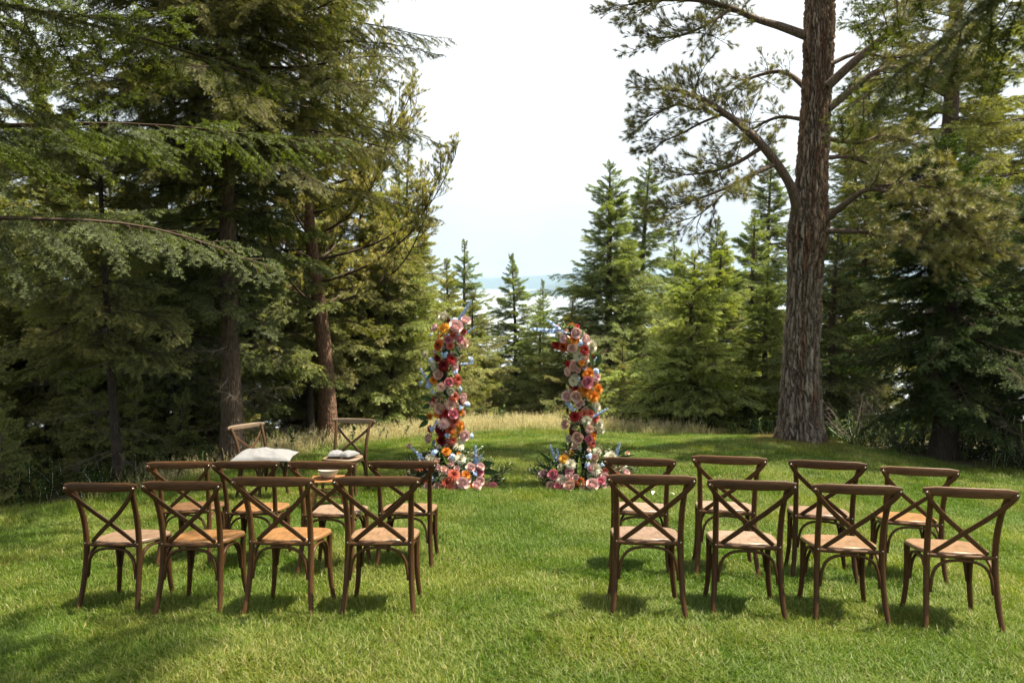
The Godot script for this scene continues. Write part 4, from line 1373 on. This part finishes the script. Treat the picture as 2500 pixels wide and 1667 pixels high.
func shrubs() -> void:
	var leafy_stem := sprig_mesh(72, 0.9, 0.05, 0.016, Color(0.03, 0.055, 0.018), Color(0.09, 0.12, 0.04))
	for e in [["tangled leafy shrub at the right border beyond the lawn", 8.0, 12.0, 1.0], ["leafy shrub right of the black leaning trunk", 7.6, 12.9, 1.1], ["low shrub behind the lawn between the big pine and the dark fir", 6.3, 14.4, 0.7], ["broad shrub at the foot of the black leaning trunk, on its left", 6.7, 13.6, 0.8], ["leafy shrub deep in shade at the right border", 8.9, 11.6, 1.0]]:
		var root := thing("shrub", e[0], "shrub")
		root.position = at(e[1], e[2])
		var where := []
		var tints := []
		for k in 34:
			var a := rng.randf() * TAU
			var lean := rng.randf_range(0.1, 1.0)
			where.append(Transform3D(Basis(Vector3.UP, a) * Basis(Vector3.RIGHT, lean) * Basis.from_scale(Vector3.ONE * e[3] * rng.randf_range(0.6, 1.15)), Vector3(cos(a), 0, sin(a)) * rng.randf_range(0.0, 0.4)))
			tints.append(tint(Color.WHITE, 0.25))
		multi("foliage", leafy_stem, where, tints, root)
		where = []
		tints = []
		for k in 9:
			where.append(Transform3D(bough_basis(rng.randf() * TAU, rng.randf_range(0.5, 1.3), rng.randf() * TAU, rng.randf_range(0.5, 0.9)), Vector3.ZERO))
			tints.append(Color.WHITE)
		multi("bare_twigs", G.dead[0], where, tints, root)

func near_boughs() -> void:
	# two firs beside the camera; only the ends of some boughs hang into the picture
	var e := [
		["fir beside the camera whose blurred boughs hang in at the upper left", -3.9, 2.2, [[1.75, 2.35, 1.8], [1.8, 2.75, 1.6], [2.6, 2.7, 2.9], [2.9, 3.3, 2.6], [1.15, 3.0, 2.0], [3.3, 3.9, 2.8], [0.7, 2.6, 2.9]]],
		["fir beside the camera whose dark boughs hang in at the upper right", 2.9, 0.9, [[-1.7, 2.3, 2.6], [-1.5, 2.7, 2.9], [-0.3, 2.75, 3.0], [-0.85, 3.1, 3.0], [-3.0, 6.8, 4.2], [-2.4, 7.4, 5.0], [-1.4, 7.8, 5.6], [-3.6, 7.9, 3.6], [-2.8, 8.6, 4.6], [-1.8, 9.0, 5.2], [-3.2, 9.6, 4.2], [-0.6, 8.8, 5.4]]],
	]
	for k in 2:
		var root := thing("fir_tree", e[k][0], "fir tree")
		root.position = at(e[k][1], e[k][2], -0.05)
		var h := 13.0
		var pts := []
		for i in 12:
			pts.append(Vector3(0, h * i / 11.0, 0))
		part("trunk", trunk_mesh(pts, [0.22, 0.19, 0.15, 0.1, 0.02], 12, 0.12, 0.08), M.bark, root)
		var cr := Crown.new()
		for q in e[k][3]:
			# sideways reach, height of the tip above the lens foot, forward reach
			var foot := Vector3(0, q[1] + (0.35 if k == 0 else 1.0) - root.position.y, 0)
			var tip := Vector3(q[0], q[1] - root.position.y, -q[2])
			var v := tip - foot
			var len_ := v.length()
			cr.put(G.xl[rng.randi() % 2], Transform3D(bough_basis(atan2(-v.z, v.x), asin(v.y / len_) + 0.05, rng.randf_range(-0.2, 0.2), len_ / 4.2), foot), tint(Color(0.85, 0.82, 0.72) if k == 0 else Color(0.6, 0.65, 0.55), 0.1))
		var y := 5.6
		while y < 12.5:
			for q in 4:
				fit_bough(cr, (4.6 if k == 0 else 3.4) * pow(1.0 - (y - 5.6) / 7.4, 0.6) + 0.3, rng.randi() % 3, Vector3(0, y, 0), rng.randf() * TAU, 0.1, tint(Color.WHITE))
			y += 0.5
		finish_crown(root, cr)

func pine_tree(called: String, label: String, x: float, d: float, top: float) -> void:
	var root := thing(called, label, "pine tree")
	root.position = at(x, d, -0.05)
	var h := top - root.position.y
	var pts := []
	for i in 15:
		var t := i / 14.0
		pts.append(Vector3(-0.5 * t * h * 0.12 + 0.05 * sin(t * 9.0), h * t, 0.05 * cos(t * 7.0)))
	part("trunk", trunk_mesh(pts, [0.165, 0.14, 0.12, 0.09, 0.05, 0.012], 14, 0.12, 0.05), M.bark_red, root)
	var cr := Crown.new()
	var y := 2.6
	var az := 0.0
	while y < h - 0.2:
		var t := (y - 2.6) / (h - 2.6)
		for k in 4:
			az += TAU / 4 + rng.randf_range(-0.4, 0.4)
			var r := lerpf(2.8, 0.8, t) * rng.randf_range(0.75, 1.1)
			var o: Vector3 = pts[int(y / h * 14)]
			o.y = y
			var dir := Vector3(cos(az), 0, sin(az))
			pine_limb(root, cr, [o, o + dir * r * 0.4 + Vector3(0, r * 0.12, 0), o + dir * r * 0.75 + Vector3(0, r * 0.36, 0), o + dir * r * 0.95 + Vector3(0, r * 0.72, 0)], 0.03, 0.007, 0.15, 0.10, 0.62, G.candle, Color(1.7, 1.65, 1.5), M.twig)
		y += 0.42
	finish_crown(root, cr, "needle_clusters")

func big_pine() -> void:
	var root := thing("pine_tree", "big old pine with a thick furrowed trunk and crooked limbs, right of the aisle", "pine tree")
	var x := 4.75
	var d := 13.0
	root.position = at(x, d, -0.12)
	var foot := root.position
	# trunk with real furrows and plates
	var h := 18.0
	var sides := 150
	var b := Build.new()
	var rows := []
	var norms := []
	var cols := []
	var ys := []
	var yy := 0.0
	while yy < 8.5:
		ys.append(yy)
		yy += 0.026
	while yy < h:
		ys.append(yy)
		yy += 0.25
	var cell := FastNoiseLite.new()
	cell.seed = 12
	cell.noise_type = FastNoiseLite.TYPE_CELLULAR
	cell.cellular_distance_function = FastNoiseLite.DISTANCE_EUCLIDEAN
	cell.cellular_return_type = FastNoiseLite.RETURN_DISTANCE2_SUB
	cell.frequency = 1.0
	cell.domain_warp_enabled = true
	cell.domain_warp_amplitude = 0.9
	cell.domain_warp_frequency = 0.7
	cell.domain_warp_fractal_octaves = 2
	for y in ys:
		var t: float = y / h
		var c := Vector3(0.02 + 0.10 * smoothstep(1.0, 6.5, y) - 0.06 * sin(y * 0.55) * exp(-y * 0.1), y, 0.06 * sin(y * 0.5))
		var r: float = 0.305 * (1.0 - 0.80 * t) + 0.15 * exp(-y * 3.0) + 0.012 * sin(y * 2.1)
		r += 0.045 * exp(-((y - 3.55) / 0.35) ** 2)
		var row := []
		var nr := []
		var cl := []
		for k in sides + 1:
			var a: float = TAU * (k % sides) / sides
			var out := Vector3(cos(a), 0, sin(a))
			var lobes: float = 1.0 + 0.24 * exp(-y * 2.6) * sin(a * 5.0 + 1.0)
			var q := cell.get_noise_3d(out.x * 4.8, y * 2.6, out.z * 4.8) + 1.0
			var q2 := cell.get_noise_3d(out.x * 11.0 + 40.0, y * 4.2, out.z * 11.0) + 1.0
			var fur := smoothstep(0.05, 0.42, q)
			var fine := smoothstep(0.0, 0.45, q2)
			var relief := 0.05 * fur + 0.010 * fine + 0.006 * noise.get_noise_3d(out.x * 300.0, y * 60.0, out.z * 300.0)
			row.append(c + out * (r * lobes + relief - 0.03))
			nr.append(out)
			var red := clampf(0.1 + 0.6 * smoothstep(1.0, 5.0, y) + 0.8 * noise.get_noise_3d(out.x * 60.0, y * 14.0, out.z * 60.0), 0.0, 1.0)
			var plate := Color(0.36, 0.315, 0.27).lerp(Color(0.29, 0.19, 0.125), red)
			plate = plate.lerp(Color(0.30, 0.11, 0.045), clampf(noise.get_noise_3d(out.x * 110.0 + 7.0, y * 30.0, out.z * 110.0) * 2.2 - 0.55, 0.0, 0.8))
			var col := Color(0.030, 0.022, 0.018).lerp(plate, clampf(fur * 0.85 + 0.15 * fine, 0.0, 1.0)) * (0.82 + 0.18 * fine)
			cl.append(col)
		rows.append(row)
		norms.append(nr)
		cols.append(cl)
	for i in rows.size():
		for k in sides + 1:
			var du: Vector3 = rows[i][(k + 1) % sides] - rows[i][(k - 1 + sides) % sides]
			var dv: Vector3 = rows[mini(i + 1, rows.size() - 1)][k] - rows[maxi(i - 1, 0)][k]
			var nn := dv.cross(du).normalized()
			norms[i][k] = nn if nn.dot(norms[i][k]) > 0 else -nn
	b.grid(rows, norms, cols)
	part("trunk", b.mesh(), M.plates, root)
	# shed needles round the foot
	var litter := Build.new()
	for k in 40:
		var a := rng.randf() * TAU
		var o := Vector3(cos(a), 0, sin(a)) * 0.16 * sqrt(rng.randf()) + Vector3(0, rng.randf_range(0.01, 0.05), 0)
		var dir := Vector3(rng.randfn(), rng.randfn() * 0.25, rng.randfn()).normalized()
		var sd := dir.cross(Vector3.UP).normalized() * 0.002
		litter.flat(o - sd, o + sd, o + dir * 0.13, Color(0.17, 0.09, 0.04), Color(0.24, 0.14, 0.07))
	var spots := []
	var shades := []
	for k in 230:
		var a := rng.randf() * TAU
		var r := 0.36 + 0.9 * rng.randf() * rng.randf()
		var p := at(x + cos(a) * r, d - sin(a) * r) - foot
		spots.append(Transform3D(Basis(Vector3.UP, rng.randf() * TAU), p))
		shades.append(tint(Color.WHITE, 0.3))
	multi("fallen_needles", litter.mesh(M.straw), spots, shades, root)
	# limbs, in metres from the foot: x, height above the lens level, depth towards the viewer
	var cr := Crown.new()
	var base := Color(1.0, 1.0, 1.0)
	var limbs := [
		[0.115, 0.03, 0.62, 0.15, [[4.60, 2.55, 0.1], [4.38, 3.06, 0.25], [3.96, 3.57, 0.35], [3.53, 3.94, 0.4], [3.05, 4.28, 0.35], [2.70, 4.44, 0.3], [2.36, 4.54, 0.2]]],
		[0.035, 0.012, 0.2, 0.13, [[3.05, 4.28, 0.35], [2.84, 4.14, 0.5], [2.53, 4.21, 0.55], [2.23, 4.07, 0.5]]],
		[0.035, 0.012, 0.3, 0.15, [[3.3, 4.1, 0.38], [3.0, 4.0, 0.2], [2.7, 3.85, 0.1], [2.45, 3.75, 0.0]]],
		[0.06, 0.016, 0.3, 0.15, [[4.14, 3.35, 0.3], [3.83, 3.20, 0.45], [3.43, 3.00, 0.55], [3.03, 2.83, 0.5], [2.62, 2.70, 0.45]]],
		[0.055, 0.014, 0.3, 0.14, [[3.92, 3.60, 0.35], [3.58, 3.38, 0.2], [3.23, 3.26, 0.1], [2.81, 3.21, 0.0]]],
		[0.03, 0.010, 0.3, 0.16, [[3.43, 3.0, 0.55], [3.1, 2.7, 0.6], [2.85, 2.5, 0.6]]],
		[0.10, 0.02, 0.3, 0.14, [[4.78, 5.35, 0.0], [4.31, 5.58, -0.15], [3.96, 5.72, -0.25], [3.53, 5.88, -0.2], [2.97, 5.97, -0.1], [2.27, 5.94, 0.0], [1.85, 5.84, 0.1]]],
		[0.04, 0.012, 0.2, 0.14, [[3.53, 5.88, -0.2], [3.1, 5.55, 0.1], [2.7, 5.35, 0.2], [2.3, 5.3, 0.2]]],
		[0.07, 0.015, 0.3, 0.16, [[4.80, 4.65, -0.3], [4.53, 4.98, -0.6], [4.10, 4.95, -0.8], [3.75, 4.75, -0.9]]],
		[0.05, 0.012, 0.25, 0.15, [[4.72, 4.1, -0.1], [4.4, 4.2, -0.4], [4.05, 4.05, -0.6], [3.8, 3.8, -0.7]]],
		[0.085, 0.02, 0.35, 0.17, [[5.00, 4.22, 0.2], [5.33, 4.50, 0.3], [5.66, 4.75, 0.3], [6.00, 4.84, 0.25], [6.54, 4.75, 0.2], [7.0, 4.85, 0.1]]],
		[0.10, 0.03, 0.5, 0.17, [[4.95, 4.55, 0.25], [5.34, 4.94, 0.5], [5.78, 5.32, 0.7], [6.16, 5.67, 0.8], [6.7, 6.1, 0.9]]],
		[0.075, 0.015, 0.4, 0.12, [[4.95, 2.45, 0.25], [5.15, 2.70, 0.6], [5.34, 2.88, 0.9], [5.62, 2.80, 1.1], [6.02, 2.56, 1.25], [6.45, 2.22, 1.3]]],
		[0.06, 0.013, 0.3, 0.11, [[4.95, 2.30, 0.3], [5.4, 2.25, 0.8], [5.85, 2.12, 1.2], [6.35, 1.95, 1.3]]],
		[0.04, 0.012, 0.3, 0.11, [[5.34, 2.88, 0.9], [5.8, 2.95, 1.1], [6.2, 2.8, 1.3], [6.6, 2.5, 1.4]]],
		[0.04, 0.012, 0.3, 0.11, [[5.85, 2.12, 1.2], [6.2, 2.3, 1.5], [6.6, 2.1, 1.7]]],
		[0.055, 0.013, 0.3, 0.15, [[5.05, 3.85, -0.2], [5.77, 3.80, -0.5], [6.27, 3.95, -0.6], [6.86, 3.78, -0.7]]],
		[0.055, 0.013, 0.3, 0.16, [[5.05, 3.5, -0.2], [5.6, 3.55, -0.4], [6.1, 3.35, -0.3], [6.5, 3.3, -0.2]]],
		[0.05, 0.012, 0.3, 0.16, [[5.0, 4.9, 0.2], [5.5, 5.1, 0.1], [6.1, 5.05, 0.0], [6.7, 5.2, 0.0]]],
	]
	for l in limbs:
		var pts := []
		for p in l[4]:
			pts.append(Vector3(p[0] - x, p[1] - foot.y, p[2]))
		pine_limb(root, cr, pts, l[0] * 0.78, l[1], l[2] * 0.75, l[3] * 0.42, 0.68, G.pine, base, M.bark)
	# the rest of the crown, above the picture
	var y := 11.0
	var az := 0.4
	while y < 17.6:
		var t := (y - 12.0) / 5.6
		for k in 4:
			az += 1.7 + rng.randf_range(-0.3, 0.3)
			var r := lerpf(1.7, 1.0, t) * rng.randf_range(0.7, 1.15)
			var dir := Vector3(cos(az), 0, sin(az))
			var o := Vector3(0.1, y + rng.randf_range(-0.25, 0.25), 0)
			pine_limb(root, cr, [o, o + dir * r * 0.4 + Vector3(0, 0.3, 0), o + dir * r * 0.75 + Vector3(0, 0.35, 0), o + dir * r + Vector3(0, 0.55, 0)], 0.06, 0.014, 0.35, 0.26, 0.75, G.pine, base, M.bark_dark)
		y += 0.62
	finish_crown(root, cr, "needle_clusters")
# ---------------------------------------------------------------- chairs and what is set out
# x, d, height of the ground under the back legs seen from the lens, yaw, seat tone
const CHAIRS := [
	[-2.651, 5.041, -2.203, -0.164, 2], [-2.053, 4.863, -2.146, -0.107, 3], [-1.439, 4.712, -2.081, -0.130, 3], [-0.810, 4.642, -2.061, 0.0, 1],
	[-2.651, 6.235, -2.340, -0.023, 0], [-2.053, 6.032, -2.290, -0.032, 3], [-1.397, 5.763, -2.230, -0.156, 4], [-0.830, 5.922, -2.264, -0.044, 1],
	[0.815, 4.584, -2.036, -0.061, 2], [1.432, 4.660, -2.088, -0.115, 4], [2.062, 4.667, -2.117, -0.090, 1], [2.664, 4.528, -2.100, -0.126, 1],
	[0.928, 5.664, -2.182, -0.203, 4], [1.556, 5.601, -2.155, -0.167, 4], [2.227, 5.514, -2.169, -0.209, 2], [2.904, 5.570, -2.230, -0.174, 3],
]
const CHAIR_LABELS := [
	"dark cross-back chair at the outer end of the near row left of the aisle", "dark cross-back chair with honey seat, third from the aisle in the near left row",
	"dark cross-back chair with honey seat, second from the aisle in the near left row", "dark cross-back chair at the aisle end of the near left row",
	"dark cross-back chair at the outer end of the far row left of the aisle", "dark cross-back chair with orange seat, third from the aisle in the far left row",
	"pale-seated cross-back chair before the bowl, second from the aisle in the far left row", "dark cross-back chair at the aisle end of the far left row",
	"dark cross-back chair with greyish seat at the aisle end of the near right row", "dark cross-back chair with tan seat, second from the aisle in the near right row",
	"dark cross-back chair with honey seat, third from the aisle in the near right row", "dark cross-back chair at the outer end of the near row right of the aisle",
	"pale-seated cross-back chair at the aisle end of the far right row", "dark cross-back chair with pale seat, second from the aisle in the far right row",
	"dark cross-back chair with brown seat, third from the aisle in the far right row", "dark cross-back chair at the outer end of the far row right of the aisle",
]

func chairs() -> void:
	chair0 = make_chair(CHAIR_LABELS[0])
	for q in CHAIRS.size():
		var i := CHAIRS.size() - 1 - q
		var c: Array = CHAIRS[i]
		var o: Node3D = chair0 if i == 0 else copy_chair(CHAIR_LABELS[i])
		set_seat(o, M.seats[c[4]])
		var tone: Array = M.stains[(i * 7 + i / 3) % 3]
		for child in o.get_children():
			if child.material_override == M.stain:
				child.material_override = tone[0]
			elif child.material_override == M.stain_across:
				child.material_override = tone[1]
		o.set_meta("group", "guest chairs in four rows")
		place(o, c[0], c[1], c[2] + EYE + 0.004, c[3], -0.006 - 0.008 * c[0], 0.123)

func ceremony() -> void:
	# two chairs that face the guests, a low stool with a bowl between them
	for e in [["weathered cross-back chair turned sideways with a white cushion on its seat", -3.08, 9.2, -2.15], ["weathered cross-back chair facing the guests with two folded towels on its seat", -1.9, 9.3, PI - 0.18]]:
		var o := copy_chair(e[0])
		o.set_meta("group", "chairs beside the stool")
		for child in o.get_children():
			if String(child.name).begins_with("top_rail"):
				child.material_override = M.grey_wood
			elif not String(child.name).begins_with("bolt"):
				child.material_override = M.stain
		set_seat(o, M.grey_wood)
		place(o, e[1], e[2], land(e[1], e[2]) + 0.004, e[3], 0.0, 0.05)
		if e[1] < -2.5:
			var cu := part("cushion", cushion(0.68, 0.48, 0.15, 0.16, 0.032, 0.0), M.linen, self)
			tag(cu, "plump white cushion lying across the seat of the sideways chair", "cushion")
			cu.transform = o.transform * Transform3D(Basis(Vector3.UP, 0.62 + PI / 2) * Basis(Vector3.RIGHT, 0.05), Vector3(0.03, 0.531, -0.30))
		else:
			for s in [-1.0, 1.0]:
				var t := towel(s)
				tag(t, "rolled white towel on the chair seat, " + ("nearer the right flower columns" if s < 0 else "nearer the white cushion"), "towel", "white towels on the chair")
				t.transform = o.transform * Transform3D(Basis(Vector3.UP, 0.25 * s), Vector3(0.078 * s, 0.508, -0.30))
	var x := -1.97
	var d := 8.4
	var root := thing("wooden_stool", "low reddish wooden stool under the white bowl", "stool")
	root.position = at(x, d, 0.0)
	root.rotation.y = 0.12
	var b := Build.new()
	sweep(b, [Vector3(-0.178, 0.322, 0), Vector3(-0.174, 0.322, 0), Vector3(0, 0.322, 0), Vector3(0.174, 0.322, 0), Vector3(0.178, 0.322, 0)], [0.13, 0.135, 0.135, 0.135, 0.13], [0.011, 0.013, 0.013, 0.013, 0.011], Vector3(0, 0, 1), 24, 5.0)
	part("stool_top", b.mesh(), M.stool, root)
	for sx in [-1.0, 1.0]:
		for sz in [-1.0, 1.0]:
			b = Build.new()
			sweep(b, [Vector3(sx * 0.135, 0.31, sz * 0.095), Vector3(sx * 0.15, 0.15, sz * 0.107), Vector3(sx * 0.165, -0.01, sz * 0.12)], [0.017, 0.016, 0.012], [0.017, 0.016, 0.012], Vector3.RIGHT, 10)
			part("leg", b.mesh(), M.stool, root)
	for e in [[0.24, 0.142, 0.098], [0.15, 0.15, 0.106]]:
		for s in [-1.0, 1.0]:
			b = Build.new()
			sweep(b, [Vector3(-e[1], e[0], s * e[2]), Vector3(e[1], e[0], s * e[2])], [0.008, 0.008], [0.008, 0.008], Vector3.UP, 8)
			part("rung", b.mesh(), M.stool, root)
	for s in [-1.0, 1.0]:
		b = Build.new()
		sweep(b, [Vector3(s * 0.146, 0.19, -0.1), Vector3(s * 0.146, 0.19, 0.1)], [0.008, 0.008], [0.008, 0.008], Vector3.UP, 8)
		part("rung", b.mesh(), M.stool, root)
	var bowl := Build.new()
	lathe(bowl, [Vector2(0.001, 0.0), Vector2(0.045, 0.0), Vector2(0.05, 0.006), Vector2(0.075, 0.022), Vector2(0.098, 0.052), Vector2(0.11, 0.092), Vector2(0.1125, 0.098), Vector2(0.108, 0.098), Vector2(0.094, 0.056), Vector2(0.07, 0.026), Vector2(0.04, 0.014), Vector2(0.001, 0.012)], 32)
	var bo := part("bowl", bowl.mesh(), M.ceramic, self)
	tag(bo, "round cream bowl standing on the low wooden stool", "bowl")
	bo.position = at(x, d, 0.3355)
	# petals that fell on the grass
	for e in [["curled white petal on the grass before the right flower column", 1.02, 9.15, 0.3, 0.10], ["long white petal lying on the grass behind the far right row", 1.62, 8.95, 1.3, 0.19], ["short white petal scrap on the grass beside the long one", 1.82, 8.9, 2.2, 0.08]]:
		b = Build.new()
		leaf_blade(b, Vector3(-e[4] * 0.5, 0, 0), Vector3(1, 0.1, 0).normalized(), Vector3.UP, e[4], 0.02, Color(0.78, 0.76, 0.66), 0.5, 0.3)
		var pe := part("fallen_petal", b.mesh(), M.petal, self)
		tag(pe, e[0], "petal", "petals fallen on the lawn")
		pe.position = at(e[1], e[2], 0.05)
		pe.rotation.y = e[3]

func towel(s: float) -> MeshInstance3D:
	# a towel rolled into a soft bundle
	return part("folded_towel", cushion(0.155, 0.235, 0.10, 0.03, 0.012, 40.0 + 30.0 * s), M.linen, self)

func columns() -> void:
	G.sprig_dark = sprig_mesh(26, 0.24, 0.06, 0.014, Color(0.03, 0.055, 0.02), Color(0.07, 0.105, 0.035))
	G.sprig_olive = sprig_mesh(40, 0.26, 0.034, 0.009, Color(0.06, 0.085, 0.03), Color(0.13, 0.15, 0.06))
	G.sprig_white = sprig_mesh(40, 0.24, 0.026, 0.008, Color(0.07, 0.10, 0.04), Color(0.14, 0.16, 0.07), 0.42)
	var l := flower_column("taller flower column left of the aisle, crimson and pink with a blue spike at its top", -0.765, 9.6, LEFT_FLOWERS,
		[[0.12, 2.02, 0.28, 2.27, 0.02], [0.33, 0.30, 0.33, 0.56, 0.22], [0.31, 0.24, 0.40, 0.46, 0.28], [-0.2, 1.22, -0.34, 1.46, 0.05], [0.2, 1.86, 0.33, 1.96, -0.02], [0.14, 1.5, 0.30, 1.52, 0.05], [-0.3, 0.34, -0.46, 0.52, 0.1]],
		[[-0.12, 1.5, -0.30, 1.42, 0.14, 0.035, false], [-0.15, 1.46, -0.27, 1.30, 0.12, 0.03, false], [0.08, 1.72, 0.16, 1.60, 0.22, 0.03, false], [0.06, 1.62, 0.20, 1.66, 0.22, 0.026, false], [-0.2, 1.08, -0.33, 1.12, 0.1, 0.045, false], [-0.22, 1.02, -0.31, 0.98, 0.1, 0.04, false], [-0.25, 0.84, -0.38, 0.88, 0.06, 0.045, false], [-0.25, 0.82, -0.36, 0.74, 0.06, 0.04, false], [0.36, 0.32, 0.56, 0.34, 0.2, 0.04, false], [0.38, 0.24, 0.62, 0.22, 0.2, 0.05, false], [0.06, 0.30, -0.04, 0.46, 0.36, 0.03, true], [-0.13, 1.68, -0.06, 1.60, 0.2, 0.025, true]])
	var r := flower_column("shorter flower column right of the aisle, with a large orange cluster and blue spikes leaning left", 0.905, 9.6, RIGHT_FLOWERS,
		[[-0.25, 1.86, -0.50, 2.06, 0.06], [-0.34, 1.90, -0.68, 1.94, 0.05], [-0.36, 0.32, -0.45, 0.55, 0.12], [-0.32, 0.30, -0.37, 0.52, 0.16], [0.34, 0.34, 0.39, 0.58, 0.12], [0.06, 0.88, 0.24, 1.0, 0.16], [0.36, 0.30, 0.36, 0.5, 0.05]],
		[[-0.12, 0.22, -0.12, 0.48, 0.44, 0.034, true], [0.16, 0.4, 0.13, 0.62, 0.25, 0.026, true], [-0.28, 1.80, -0.48, 1.82, 0.12, 0.03, true], [-0.02, 0.9, -0.04, 0.76, 0.22, 0.02, true], [0.02, 1.66, 0.05, 1.46, 0.2, 0.03, false], [0.10, 1.5, 0.14, 1.66, 0.2, 0.045, false], [-0.12, 1.62, -0.06, 1.5, 0.16, 0.04, false], [-0.18, 1.6, -0.20, 1.7, 0.1, 0.026, true], [0.3, 0.4, 0.52, 0.5, 0.1, 0.03, false], [0.3, 0.35, 0.58, 0.42, 0.08, 0.03, false], [-0.35, 0.26, -0.60, 0.48, 0.1, 0.026, false], [-0.35, 0.2, -0.64, 0.32, 0.1, 0.026, false]])
	# loose shoots that lean out of the bases
	for e in [[l, [0.45, 0.30, 0.55], [0.62, 0.22, 0.9], [-0.5, 0.25, -0.7], [0.5, 0.1, 1.3], [-0.42, 0.1, -1.1]], [r, [-0.5, 0.25, -0.7], [-0.58, 0.15, -1.0], [0.5, 0.3, 0.8], [0.55, 0.2, 1.1], [0.3, 0.5, 0.6]]]:
		var where := []
		var tints := []
		for k in range(1, e.size()):
			for q in 9:
				var s: Array = e[k]
				where.append(Transform3D(Basis(Vector3(0, 0, 1), -s[2] + rng.randf_range(-0.35, 0.35)) * Basis(Vector3.RIGHT, rng.randf_range(-0.5, 0.5)) * Basis.from_scale(Vector3.ONE * rng.randf_range(0.7, 1.25)), Vector3(s[0] * 0.8, s[1] * 0.5, rng.randf_range(-0.1, 0.25))))
				tints.append(tint(Color.WHITE))
		multi("greenery", G.sprig_olive, where, tints, e[0])
